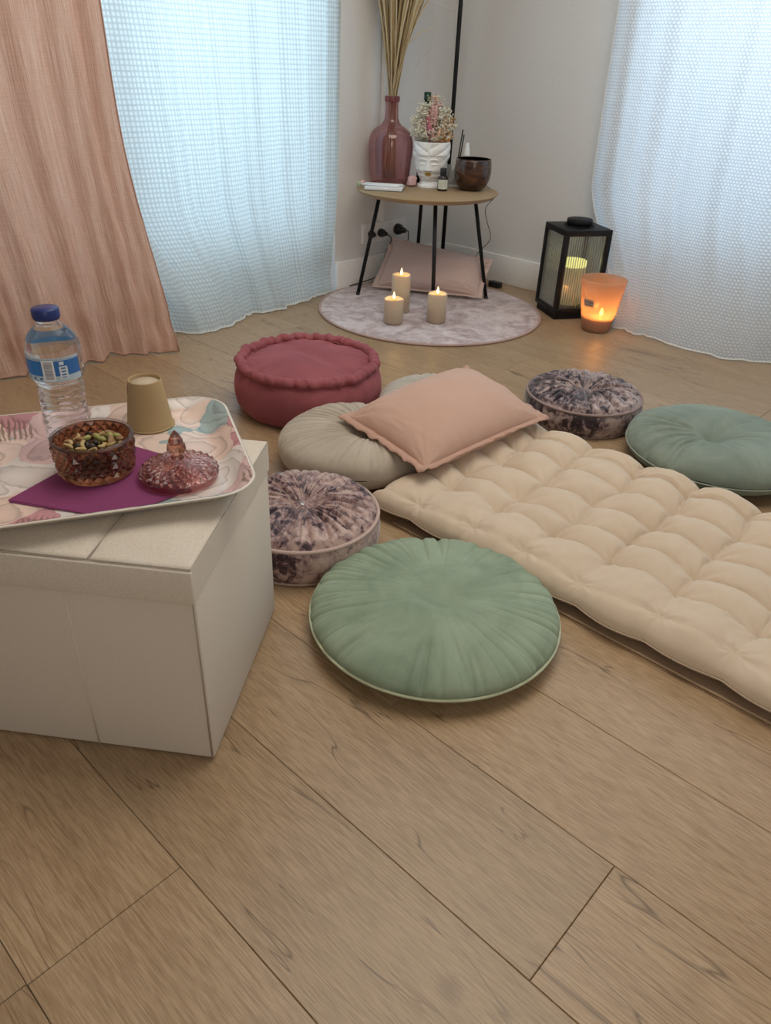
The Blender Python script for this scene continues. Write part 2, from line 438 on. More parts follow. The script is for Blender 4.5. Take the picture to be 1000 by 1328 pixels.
multi_box('ceiling', [((U0 - 0.2, V0 - 0.2, HT), (U1 + 0.2, V1 + 0.2, HT + 0.1))], m('ceiling'))
BH, BT = 0.135, 0.016
def baseboard(name, lo, hi):
    return wall_piece(name, lo, hi, m('trim'), bev=0.003)
baseboard('baseboard_right', (U0 + BT, V1 - BT, 0), (RW0, V1, BH))
baseboard('baseboard_left', (U0, LW1, 0), (U0 + BT, V1, BH))
tk = wall_piece('trim_1', (U0, V1 - 0.496, 0.285), (U0 + 0.024, V1 - 0.472, HT), m('trim'), bev=0.002)      # cable trunking above the sockets

def french_window(name, horizontal, a0, a1):
    """frame with kick panel and glass, set in the opening; local x runs along the wall"""
    root = structure(bpy.data.objects.new(name, None)); COL.objects.link(root); root.empty_display_size = 0.1
    L = a1 - a0
    if horizontal:
        p = Uv * (a0) + Vv * (V1 + 0.12); root.location = p; root.rotation_euler = (0, 0, ANG)
    else:
        p = Uv * (U0 - 0.12) + Vv * a0; root.location = p; root.rotation_euler = (0, 0, ANG + pi / 2)
    y0, y1 = -0.03, 0.03
    def part(n, lo, hi, mt='pvc', bev=0.003): return box(n, lo, hi, m(mt), root, bev)
    part('frame_post', (0, y0, 0), (0.06, y1, 2.2)); part('frame_post', (L - 0.06, y0, 0), (L, y1, 2.2)); part('frame_post', (L / 2 - 0.05, y0, 0), (L / 2 + 0.05, y1, 2.2))
    part('frame_rail', (0.06, y0, 2.13), (L - 0.06, y1, 2.2)); part('frame_rail', (0.06, y0, 0), (L - 0.06, y1, 0.08)); part('frame_rail', (0.06, y0, 0.20), (L - 0.06, y1, 0.27))
    for x0, x1 in ((0.06, L / 2 - 0.05), (L / 2 + 0.05, L - 0.06)):
        part('kick_panel', (x0, -0.012, 0.08), (x1, 0.012, 0.20))
        part('window_pane', (x0, -0.004, 0.27), (x1, 0.004, 2.13), 'pane', 0)
    return root
french_window('window_1', False, LW0, LW1)
french_window('window_2', True, RW0, RW1)

# ================================================================ CURTAINS
def curtain(name, frame, top, hem, length_s, mat, hemmat, label, zt=2.32, fold=0.02, freq=9, seed=0, drop=0.55, left_edge=None, nu=220, nvz=110, ka=0.55):
    """top, hem: lists of (s, off) along the wall; the cloth hangs from top and spreads to the hem curve below 'drop'"""
    tp = [Vector((a, b, 0)) for a, b in top]; hp = [Vector((a, b, 0)) for a, b in hem]
    verts, uvs, faces = [], [], []
    for j in range(nvz + 1):
        vz = j / nvz; z = zt * (1 - vz) ** 1.0
        w = smoothstep(0, 1, max(0, (drop - z) / drop)) if z < drop else 0
        lin = 1 - z / zt
        for i in range(nu + 1):
            t = i / nu
            P = lerp_poly(tp, t); H = lerp_poly(hp, t)
            # the side edges slant all the way, the flare only near the floor
            s_ = P.x + (H.x - P.x) * (ka * lin ** 1.3 + (1 - ka) * w)
            o_ = P.y + (H.y - P.y) * (0.12 * lin + 0.88 * w ** 1.6)
            env = min(1, t * 12, (1 - t) * 12 + 0.2)
            f = 0.0
            ph = t * freq * 2 * pi
            f += sin(ph + 1.3 * nz(t * 4, seed, z * 0.4) * 3) * 0.6
            f += sin(ph * 2.3 + 2 * seed + z * 1.1) * 0.25 * (0.5 + lin)
            f += nz(t * freq * 1.3, z * 0.9, seed + 5) * 0.9
            f *= fold * (0.55 + 0.8 * lin) * env * (1 - 0.35 * w)
            f += 0.012 * w * nz(t * 30, z * 14, seed + 9)
            off = max(0.022, o_ + f)
            zz = z
            if z < 0.09:      # the cloth buckles a little where it meets the floor
                off += (0.09 - z) * 0.22 * (0.6 + nz(t * 22, 0.3, seed))
                zz = z + 0.004 + 0.010 * (1 - z / 0.09) * max(0, nz(t * 26, 2.2, seed))
            verts.append(frame(s_, off, zz)); uvs.append((t * length_s, z))
    W = nu + 1
    for j in range(nvz):
        for i in range(nu):
            a = j * W + i; faces.append((a, a + 1, a + W + 1, a + W))
    base = Vector(verts[nvz * W + nu // 2]); base.z = 0
    root = bpy.data.objects.new(name, None)
    o = mesh(name, [v - base for v in verts], faces, mat, None, True, uvs, loc=base)
    hemline = [Vector(verts[nvz * W + i]) - base + Vector((0, 0, 0.002)) for i in range(0, W, 2)]
    tube('bottom_hem', hemline, 0.0036, hemmat, o, 6)
    side = [Vector(verts[j * W]) - base for j in range(0, nvz + 1, 2)]
    tube('side_hem', side, 0.0028, hemmat, o, 6)
    return o
# hem curves traced on the floor, as (s, off)
c1 = curtain('window_curtain', WL, [(0.715, 0.04), (1.1, 0.045), (1.5, 0.045), (2.0, 0.045), (2.7, 0.045)],
             [(0.80, 0.035), (0.85, 0.04), (0.93, 0.05), (1.12, 0.09), (1.20, 0.09), (1.32, 0.075), (1.43, 0.13), (1.60, 0.155), (1.72, 0.06), (2.1, 0.035), (2.7, 0.035)],
             2.3, m('waffleL'), m('hem'), '', fold=0.016, freq=10, seed=3, drop=0.5)
tag(c1, 'sheer white waffle curtain glowing blue, hanging beside the peach curtain', 'curtain')
tube('curtain_rod', [WL(0.60, 0.045, 2.335) - c1.location, WL(2.8, 0.045, 2.335) - c1.location], 0.011, m('black'), c1, 12)
c2 = curtain('window_curtain', WL, [(1.845, 0.12), (2.1, 0.13), (2.5, 0.13), (3.0, 0.13)],
             [(1.79, 0.262), (1.87, 0.22), (1.98, 0.15), (2.10, 0.17), (2.26, 0.14), (2.36, 0.12), (2.7, 0.14), (3.3, 0.14)],
             1.6, m('linen'), m('peachhem'), '', fold=0.028, freq=6.5, seed=11, drop=0.9, nu=180)
tag(c2, 'peach crinkled linen curtain sweeping to the floor behind the water bottle', 'curtain')
tube('curtain_rod', [WL(1.7, 0.125, 2.335) - c2.location, WL(3.1, 0.125, 2.335) - c2.location], 0.011, m('black'), c2, 12)
c3 = curtain('window_curtain', WR, [(0.874, 0.05), (1.3, 0.055), (1.8, 0.055), (2.9, 0.055)],
             [(1.19, 0.205), (1.27, 0.225), (1.36, 0.24), (1.50, 0.26), (1.70, 0.255), (1.86, 0.17), (2.0, 0.14), (2.4, 0.15), (2.9, 0.15)],
             2.3, m('waffleR'), m('hem'), '', fold=0.017, freq=6, seed=23, drop=0.55, ka=0.15)
tag(c3, 'ivory honeycomb-weave curtain hanging beside the black lantern', 'curtain')
tube('curtain_rod', [WR(0.80, 0.055, 2.335) - c3.location, WR(3.0, 0.055, 2.335) - c3.location], 0.011, m('black'), c3, 12)

# ================================================================ OTTOMAN
oa = radians(-6.0)
ot = thing('ottoman', 'cube ottoman in natural linen carrying the floral tray', 'ottoman', (-0.254, 0.7926, 0), oa)
W_, D_ = 0.38, 0.38       # local x runs toward -W_, y toward +D_
body = box('body', (-W_, 0, 0.004), (0, D_, 0.322), m('boxlinen'), ot, 0.004)
def soft_lid():
    n = 40; verts, faces = [], []
    x0, x1, y0, y1 = -W_ - 0.002, 0.002, -0.006, D_ + 0.002
    for j in range(n + 1):
        for i in range(n + 1):
            fx, fy = i / n, j / n
            x = x0 + (x1 - x0) * fx; y = y0 + (y1 - y0) * fy
            ed = min(fx, 1 - fx, fy, 1 - fy) * 0.38
            z = 0.3775 + 0.006 * smoothstep(0, 0.06, ed) - 0.004 * exp(-((x + 0.14) / 0.006) ** 2) + 0.0015 * nz(x * 9, y * 9)
            verts.append((x, y, z))
    W = n + 1
    for j in range(n):
        for i in range(n): a = j * W + i; faces.append((a, a + 1, a + W + 1, a + W))
    ring = [i for i in range(n + 1)] + [j * W + n for j in range(1, n + 1)] + [n * W + i for i in range(n - 1, -1, -1)] + [j * W for j in range(n - 1, 0, -1)]
    b = len(verts)
    for r in ring: x, y, z = verts[r]; verts.append((x, y, 0.3725 if True else z))
    b2 = len(verts)
    for r in ring: x, y, z = verts[r]; verts.append((x, y, 0.3235))
    N = len(ring)
    for q in range(N):
        p = (q + 1) % N
        faces.append((ring[p], ring[q], b + q, b + p)); faces.append((b + p, b + q, b2 + q, b2 + p))
    faces.append(tuple(b2 + q for q in range(N)))
    return mesh('lid', verts, faces, m('boxlinen'), ot, True)
lid = soft_lid()
lm = lid.data
for p in lm.polygons: p.use_smooth = abs(p.normal.z) > 0.7
box('front_flap', (-W_ - 0.002, -0.011, 0.321), (0.003, -0.005, 0.3745), m('boxlinen'), ot, 0.002)
tube('lid_seam', [(-W_, -0.007, 0.3775), (0.001, -0.007, 0.3775), (0.002, D_ * 0.5, 0.3775), (0.002, D_, 0.3775)], 0.0008, m('seam'), ot, 6)
tube('lid_seam', [(-0.14, -0.006, 0.3785), (-0.139, 0.05, 0.3805), (-0.137, 0.2, 0.3805), (-0.136, D_, 0.3785)], 0.0012, m('seam'), ot, 6)
tube('body_seam', [(-0.19, -0.0005, 0.006), (-0.191, -0.0005, 0.16), (-0.19, -0.0005, 0.321)], 0.0013, m('traylip'), ot, 6)
tube('body_seam', [(-0.003, -0.0006, 0.006), (-0.003, -0.0006, 0.321)], 0.0015, m('seam'), ot, 6)

# ================================================================ CUSHIONS
def creases(n, seed, d, w, r0=(0.02, 0.1), r1=(0.6, 1.0), tw=0.0, jit=0.5):
    rnd = random.Random(seed); out = []
    for i in range(n):
        out.append((2 * pi * (i + jit * (rnd.random() - 0.5)) / n, tw * (rnd.random() - 0.5), rnd.uniform(*r0), rnd.uniform(*r1), d * rnd.uniform(0.6, 1.3), w * rnd.uniform(0.7, 1.3)))
    return out
def crease_depth(th, rn, R, cs, grow=0):
    s = 0.0
    for a, tw, r0, r1, d, w in cs:
        dt = (th - a - tw * rn + pi) % (2 * pi) - pi
        dist = abs(dt) * rn * R
        if dist > 4 * w: continue
        e = smoothstep(r0 * 0.6, r0 + 0.08, rn) * (1 - smoothstep(r1 - 0.05, r1 + 0.15, rn))
        s += d * exp(-dist / w) * e * (1 if not grow else (0.25 + grow * rn ** 3))
    return s
def shell(name, prof, mat, parent, modf, nth=240):
    """surface of revolution with a free displacement: modf(r, z, th, k) -> (x, y, z)"""
    verts, faces = [], []
    for k_, (r, z) in enumerate(prof):
        for i in range(nth):
            th = 2 * pi * i / nth
            verts.append(modf(r, z, th, k_))
    for k_ in range(len(prof) - 1):
        for i in range(nth):
            a, b = k_ * nth + i, k_ * nth + (i + 1) % nth
            faces.append((a, a + nth, b + nth, b))
    return mesh(name, verts, faces, mat, parent)

def super_profile(R, h, n, top=True, cnt=48, ztop=None, split=0.0):
    out = []
    for i in range(cnt + 1):
        q = i / cnt
        rn = sin(q * pi / 2) if top else cos(q * pi / 2)
        rn = max(rn, 1e-4)
        zz = (max(0, 1 - rn ** n)) ** (1 / n)
        if top: out.append((R * rn, split + (h - split) * zz))
        else: out.append((R * rn, split - split * zz))
    return out

# sage green stitched cushion in front
def sage_cushion():
    R, h = 0.243, 0.094
    t = thing('floor_cushion', 'round sage green velvet cushion with stitched rays, beside the ottoman', 'cushion', (0.104, 1.145, 0), 0.0)
    cs = creases(40, 5, 0.0028, 0.0030, (0.04, 0.1), (1.0, 1.0), 0.03, 0.25)
    cs2 = creases(40, 9, 0.010, 0.0075, (0.55, 0.85), (1.0, 1.0), 0.25, 0.9)
    ox, oy = 0.004, -0.028
    def modf(r, z, th, k_):
        rn = r / R
        x, y = r * cos(th), r * sin(th)
        f = (1 - rn) ** 1
        x += ox * f; y += oy * f
        # stitch rays start from the shifted centre
        d = crease_depth(th, rn, R, cs, 1.6) + crease_depth(th, rn, R, cs2) * 0.8
        zz = z - d * 0.75 - 0.010 * exp(-(rn / 0.16) ** 2)
        zz += 0.004 * nz(x * 8, y * 8, 1.0)
        rr = 1 - 0.010 * crease_depth(th, 1, R, cs2) / 0.008 * smoothstep(0.7, 1, rn)
        return (x * rr, y * rr * 0.985, zz)
    shell('top_cover', super_profile(R, h, 2.35, True, 60, split=0.040), m('sage'), t, modf, 640)
    shell('back_cover', super_profile(R, h, 2.35, False, 20, split=0.040), m('sageback'), t, lambda r, z, th, k_: (r * cos(th) * (1 - 0.010 * crease_depth(th, 1, R, cs2) / 0.008 * smoothstep(0.7, 1, r / R)), r * sin(th) * 0.985, z), 360)
    tube('edge_seam', [((R + 0.0005) * cos(a), (R + 0.0005) * sin(a) * 0.985, 0.036) for a in [2 * pi * i / 90 for i in range(90)]], 0.0030, m('sageback'), t, 6, closed=True)
    return t
MAT['sage'] = mat_velvet('sage_velvet', (0.300, 0.375, 0.275), (0.205, 0.275, 0.195), 9, 0.35)
MAT['sageback'] = fabric('pale_sage_backing', (0.50, 0.54, 0.38), 500)
sage_cushion()

# grey green tufted cushion behind the futon
def eucalyptus_cushion():
    R, h = 0.245, 0.125
    t = thing('floor_cushion', 'round grey-green velvet cushion with sunken button, behind the futon', 'cushion', (0.925, 1.905, 0), 0.0)
    rnd = random.Random(4)
    cs = [(pi * 1.02 + 0.085 * i, 0.35 * (rnd.random() - 0.3), rnd.uniform(0.25, 0.45), 1.0, 0.010 * rnd.uniform(0.6, 1.2), 0.0045) for i in range(-7, 9)]
    cs += creases(18, 8, 0.004, 0.007, (0.08, 0.2), (0.3, 0.6), 0.3, 1.0)
    cs += creases(26, 18, 0.003, 0.006, (0.8, 0.9), (1.0, 1.0), 0.3, 1.0)
    bx, by = -0.040, -0.045
    def modf(r, z, th, k_):
        rn = r / R; x, y = r * cos(th), r * sin(th)
        f = (1 - rn); x += bx * f; y += by * f
        d = crease_depth(th, rn, R, cs)
        zz = z - d - 0.050 * exp(-(rn / 0.16) ** 1.3) + 0.007 * nz(x * 7, y * 7, 3)
        return (x, y, zz)
    shell('cover', super_profile(R, h, 2.5, True, 60, split=0.055), m('euca'), t, modf, 300)
    shell('underside', super_profile(R, h, 2.5, False, 16, split=0.055), m('euca'), t, lambda r, z, th, k_: (r * cos(th), r * sin(th), z), 120)
    tube('edge_seam', [(R * 1.0 * cos(a), R * 1.0 * sin(a), 0.052) for a in [2 * pi * i / 90 for i in range(90)]], 0.0022, m('eucalight'), t, 6, closed=True)
    lathe('button', [(0.0001, 0.008), (0.010, 0.006), (0.014, 0.0), (0.010, -0.004)], m('euca'), t, 20, loc=(bx, by, 0.075))
    return t
MAT['euca'] = mat_velvet('eucalyptus_velvet', (0.250, 0.300, 0.250), (0.175, 0.220, 0.180), 8, 0.5)
MAT['eucalight'] = fabric('eucalyptus_piping', (0.36, 0.40, 0.33), 400)
eucalyptus_cushion()

# beige pleated rounds, one behind the other
def pleated_cushion(label, loc, R, h, mat, seed, off=(0, 0), rz=0.0):
    t = thing('floor_cushion', label, 'cushion', loc, rz)
    cs = creases(40, seed, 0.0075, 0.0038, (0.06, 0.14), (0.85, 1.0), 0.10, 0.5) 
    ox, oy = off
    def modf(r, z, th, k_):
        rn = r / R; x, y = r * cos(th), r * sin(th)
        f = (1 - rn); x += ox * f; y += oy * f
        d = crease_depth(th, rn, R, cs)
        zz = z - d - 0.046 * exp(-(rn / 0.17) ** 1.2) + 0.005 * nz(x * 6, y * 6, seed)
        return (x, y, zz)
    shell('cover', super_profile(R, h, 2.7, True, 56, split=0.06), mat, t, modf, 320)
    shell('underside', super_profile(R, h, 2.7, False, 16, split=0.06), mat, t, lambda r, z, th, k_: (r * cos(th), r * sin(th), z), 100)
    lathe('button', [(0.0001, 0.006), (0.009, 0.004), (0.012, -0.002)], mat, t, 18, loc=(ox, oy, h - 0.048))
    return t
MAT['beigevelvet'] = mat_velvet('beige_velvet', (0.52, 0.455, 0.375), (0.42, 0.36, 0.29), 9, 0.4)
MAT['palevelvet'] = mat_velvet('pale_grey_velvet', (0.56, 0.53, 0.47), (0.47, 0.44, 0.38), 9, 0.4)
pleated_cushion('round beige velvet cushion with fine pleats, its centre bare in front of the pink pillow', (-0.090, 1.815, 0), 0.208, 0.135, m('beigevelvet'), 21, (0.045, -0.040))
pleated_cushion('round pale pleated cushion mostly hidden under the pink pillow', (0.150, 2.115, 0), 0.185, 0.120, m('palevelvet'), 33)

# crushed velvet drum cushions
def crushed_cushion(label, loc, R, h, mat, seed, pipemat, gem, N=32, dip=0.03, dark=None):
    t = thing('floor_cushion', label, 'cushion', loc, 0)
    hb = h * 0.66
    band = [(R * 0.86, 0.0), (R * 0.93, 0.004), (R * 0.975, 0.018), (R * 1.0, hb * 0.5), (R * 0.995, hb * 0.8), (R * 0.965, hb)]
    pr = [(0.0005, 0.0)]
    bp = []
    for i in range(25):
        q = i / 24; bp.append(lerp_poly([Vector((a, b, 0)) for a, b in band], q))
    shell('side_band', [(0.0005, 0.0005)] + [(p.x, max(0.0, p.y)) for p in bp], mat, t,
          lambda r, z, th, k_: (r * cos(th) * (1 + 0.008 * nz(cos(th) * 6, sin(th) * 6, z * 20 + seed)), r * sin(th) * (1 + 0.008 * nz(cos(th) * 6, sin(th) * 6, z * 20 + seed)), z), 180)
    Rt = R * 0.965
    cs = creases(N, seed, 0.012, 0.0040, (0.06, 0.12), (0.80, 1.0), 0.35, 0.8)
    cs += creases(N, seed + 3, 0.008, 0.0035, (0.2, 0.6), (0.6, 1.0), 0.5, 1.0)
    def modf(r, z, th, k_):
        rn = r / Rt
        d = crease_depth(th, rn, Rt, cs)
        zz = z - d - dip * exp(-(rn / 0.20) ** 1.3) + 0.003 * nz(r * cos(th) * 30, r * sin(th) * 30, seed)
        edge = smoothstep(1.0, 0.93, rn)
        return (r * cos(th), r * sin(th), zz if rn < 0.93 else hb + (zz - hb) * max(0.25, edge) if zz > hb else max(zz, hb - 0.002))
    shell('top_panel', [(Rt * max(1e-4, sin(q * pi / 2)), hb + (h - hb) * (max(0, 1 - sin(q * pi / 2) ** 2.6)) ** (1 / 2.0)) for q in [i / 60 for i in range(61)]], mat, t, modf, 520)
    tube('piping', [(Rt * 1.006 * cos(a), Rt * 1.006 * sin(a), hb + 0.001) for a in [2 * pi * i / 120 for i in range(120)]], 0.0042, pipemat, t, 8, closed=True)
    tube('piping', [(R * 0.93 * cos(a), R * 0.93 * sin(a), 0.0045) for a in [2 * pi * i / 90 for i in range(90)]], 0.004, pipemat, t, 8, closed=True)
    g = lathe('button', [(0.0001, 0.007), (0.006, 0.006), (0.011, 0.002), (0.013, -0.004)], gem, t, 16, loc=(0, 0, h - dip - 0.004))
    return t
MAT['crush1'] = mat_crushed('rose_crushed_velvet', (0.56, 0.41, 0.37), (0.26, 0.16, 0.16), (0.040, 0.018, 0.030), 17, 0.505)
MAT['crush2'] = mat_crushed('plum_crushed_velvet', (0.50, 0.39, 0.36), (0.14, 0.09, 0.10), (0.022, 0.012, 0.020), 17, 0.505)
MAT['pipe1'] = fabric('rose_piping', (0.56, 0.42, 0.38), 400)
MAT['pipe2'] = fabric('taupe_piping', (0.33, 0.24, 0.225), 400)
MAT['gem'] = plain('silver_button', (0.75, 0.76, 0.74), 0.15, 0.9)
crushed_cushion('round rose crushed-velvet cushion with silver button, close behind the ottoman', (-0.186, 1.415, 0), 0.175, 0.135, m('crush1'), 41, m('pipe1'), m('gem'))
crushed_cushion('round dark plum crushed-velvet cushion between futon and candles', (0.610, 2.205, 0), 0.183, 0.122, m('crush2'), 57, m('pipe2'), m('gem'), dip=0.035)

# raspberry pouf
def pouf():
    R, h = 0.232, 0.150
    t = thing('floor_pouf', 'round raspberry velvet pouf with gathered rim, nearest the white curtain', 'pouf', (-0.262, 2.215, 0), 0)
    prof = []
    pts = [(R * 0.80, 0.0), (R * 0.90, 0.006), (R * 0.985, 0.035), (R * 1.0, 0.075), (R * 0.975, 0.115), (R * 0.90, 0.142), (R * 0.82, 0.146)]
    for i in range(33): prof.append(lerp_poly([Vector((a, b, 0)) for a, b in pts], i / 32))
    cs = creases(30, 3, 0.006, 0.012, (0, 0), (1.2, 1.2), 0.0, 1.0)
    def mb(r, z, th, k_):
        d = crease_depth(th, 1, R, cs) * smoothstep(0.075, 0.14, z)
        rr = r - d + 0.004 * nz(cos(th) * 3, sin(th) * 3, z * 12)
        return (rr * cos(th), rr * sin(th), z)
    shell('body', [(0.0005, 0.0)] + [(p.x, max(0, p.y)) for p in prof], m('rasp'), t, mb, 260)
    Rt = R * 0.865
    cs2 = creases(26, 13, 0.004, 0.006, (0.72, 0.9), (1.0, 1.0), 0.2, 1.0)
    def mt(r, z, th, k_):
        rn = r / Rt; x, y = r * cos(th), r * sin(th)
        zz = z - crease_depth(th, rn, Rt, cs2) + 0.010 * nz(x * 7, y * 7, 2) - 0.010 * exp(-((x - 0.06) * 0.7 + (y + 0.02) * 0.7) ** 2 / 0.0008) * smoothstep(0.0, 0.1, 0.16 - abs(x))
        return (x, y, zz)
    shell('top_panel', [(Rt * max(1e-4, i / 50), 0.143 + 0.020 * (1 - (i / 50) ** 3.5)) for i in range(51)], m('rasp'), t, mt, 260)
    # gathered rim: a crumpled roll
    n, mseg = 420, 14
    verts, faces = [], []
    for i in range(n):
        a = 2 * pi * i / n
        rr = R * 0.895 + 0.010 * nz(cos(a) * 5, sin(a) * 5, 7)
        zc = 0.150 + 0.005 * nz(cos(a) * 6, sin(a) * 6, 3)
        for k_ in range(mseg):
            b = 2 * pi * k_ / mseg
            tw = a * 34 + b * 1.0 + 2.5 * nz(cos(a) * 8, sin(a) * 8, 1)
            q = 0.0125 * (1 + 0.42 * abs(sin(tw * 0.5)) ** 0.6 - 0.12 + 0.22 * nz(cos(a) * 16, sin(a) * 16, b))
            verts.append(((rr + q * 1.1 * cos(b)) * cos(a), (rr + q * 1.1 * cos(b)) * sin(a), zc + q * sin(b)))
    for i in range(n):
        for k_ in range(mseg):
            a0, b0 = i * mseg + k_, i * mseg + (k_ + 1) % mseg
            a1, b1 = ((i + 1) % n) * mseg + k_, ((i + 1) % n) * mseg + (k_ + 1) % mseg
            faces.append((a0, a1, b1, b0))
    mesh('gathered_rim', verts, faces, m('rasp'), t)
    return t
MAT['rasp'] = mat_velvet('raspberry_velvet', (0.340, 0.090, 0.105), (0.265, 0.066, 0.082), 8, 0.35)
pouf()

# rectangular flanged pillows
def pillow(name, label, corners, T, mat, flmat, seed, flange=0.022, up=None, sag=0.0, group=None, nn=70, fr=0.0):
    c = [Vector(p) for p in corners]          # order: c0 c1 c2 c3 around
    base = sum(c, Vector()) / 4; base.z = min(p.z for p in c)
    t = thing(name, label, 'pillow', base, 0, group)
    c = [p - base for p in c]
    nrm = (c[1] - c[0]).cross(c[3] - c[0]).normalized()
    if up is not None and nrm.dot(Vector(up)) < 0: nrm = -nrm
    def P(s, q):     # s, q in [-1, 1]
        a, b = (s + 1) / 2, (q + 1) / 2
        p = c[0] * (1 - a) * (1 - b) + c[1] * a * (1 - b) + c[2] * a * b + c[3] * (1 - a) * b
        return p
    lx = ((c[1] - c[0]).length + (c[2] - c[3]).length) / 2; ly = ((c[3] - c[0]).length + (c[2] - c[1]).length) / 2
    ins = 1 - 2 * flange / min(lx, ly)
    def surf(side):
        verts, faces = [], []
        for j in range(nn + 1):
            for i in range(nn + 1):
                s, q = sin((i / nn * 2 - 1) * pi / 2), sin((j / nn * 2 - 1) * pi / 2)
                ps = s * (1 - 0.028 * (1 - q * q) * abs(s)) ; pq = q * (1 - 0.035 * (1 - s * s) * abs(q))
                e = max(0, (1 - abs(s) ** 2.6)) ** 0.55 * max(0, (1 - abs(q) ** 2.6)) ** 0.55
                # puckers radiating from corners and edges
                w = 0.0
                for ci, (cx, cy) in enumerate(((-1, -1), (1, -1), (1, 1), (-1, 1))):
                    dx, dy = (s - cx) * lx, (q - cy) * ly; rr = sqrt(dx * dx + dy * dy) + 1e-5
                    an = math.atan2(dy, dx)
                    w += 0.006 * sin(an * 17 + ci * 2 + seed) * exp(-rr / 0.11) * min(1, rr / 0.03)
                w += 0.005 * nz(s * 2.4 + seed, q * 2.4) + 0.0022 * nz(s * lx * 60, q * 3 + seed) * (1 - e) * 2
                p = P(ps * ins, pq * ins) + nrm * side * (T / 2 * e + w * min(1, e * 3)) - Vector((0, 0, sag * (1 - s * s) * (1 - q * q) * 0.5))
                verts.append(p)
        W = nn + 1
        for j in range(nn):
            for i in range(nn):
                a = j * W + i; f = (a, a + 1, a + W + 1, a + W); faces.append(f if side > 0 else tuple(reversed(f)))
        return verts, faces
    v1, f1 = surf(1); v2, f2 = surf(-1); b = len(v1)
    mesh('cover', v1 + v2, f1 + [tuple(i + b for i in f) for f in f2], mat, t)
    # flange: a wavy double strip round the edge
    per = []
    K = 70
    for (s0, q0, s1, q1) in ((-1, -1, 1, -1), (1, -1, 1, 1), (1, 1, -1, 1), (-1, 1, -1, -1)):
        for i in range(K):
            f = i / K; per.append((s0 + (s1 - s0) * f, q0 + (q1 - q0) * f))
    verts, faces = [], []; n = len(per)
    for idx, (s, q) in enumerate(per):
        ps = s * (1 - 0.028 * (1 - q * q) * abs(s)); pq = q * (1 - 0.035 * (1 - s * s) * abs(q))
        inn = P(ps * ins * 0.99, pq * ins * 0.99)
        wob = nz(idx * 0.18, seed) * 0.010 + nz(idx * 0.55, seed + 4) * 0.004
        out = P(ps * (1.0 + fr * nz(idx * 3.1, seed)), pq * (1.0 + fr * nz(idx * 2.7, seed + 2))) + nrm * wob
        mid = (inn + out) / 2 + nrm * (0.002 + wob * 0.3)
        for p in (inn + nrm * 0.0015, mid + nrm * 0.0015, out + nrm * 0.0012, out - nrm * 0.0012, mid - nrm * 0.0015, inn - nrm * 0.0015): verts.append(p)
    for i in range(n):
        j = (i + 1) % n
        for k_ in range(6):
            k2 = (k_ + 1) % 6
            faces.append((i * 6 + k_, i * 6 + k2, j * 6 + k2, j * 6 + k_))
    mesh('flange', verts, faces, flmat, t)
    return t
MAT['pinkcotton'] = fabric('salmon_cotton', (0.60, 0.385, 0.30), 420, 0.35, 0.06, 0.25)
MAT['pinkflange'] = fabric('salmon_flange', (0.56, 0.345, 0.265), 420)
MAT['blush'] = fabric('blush_cotton', (0.64, 0.475, 0.43), 420, 0.35, 0.05, 0.2)
pillow('throw_pillow', 'salmon pink oblong pillow with frayed flange lying across the beige cushion and futon', [(-0.138, 1.806, 0.143), (0.236, 2.215, 0.150), (0.452, 1.937, 0.110), (0.085, 1.560, 0.118)], 0.165, m('pinkcotton'), m('pinkflange'), 3, flange=0.016, up=(0, 0, 1), fr=0.012)
pillow('throw_pillow', 'blush pink oblong pillow leaning under the round side table', [(-0.115, 3.585, 0.022), (-0.030, 3.740, 0.225), (0.455, 3.590, 0.170), (0.405, 3.455, 0.024)], 0.13, m('blush'), m('blush'), 9, flange=0.011, up=(0, -1, 0.5))

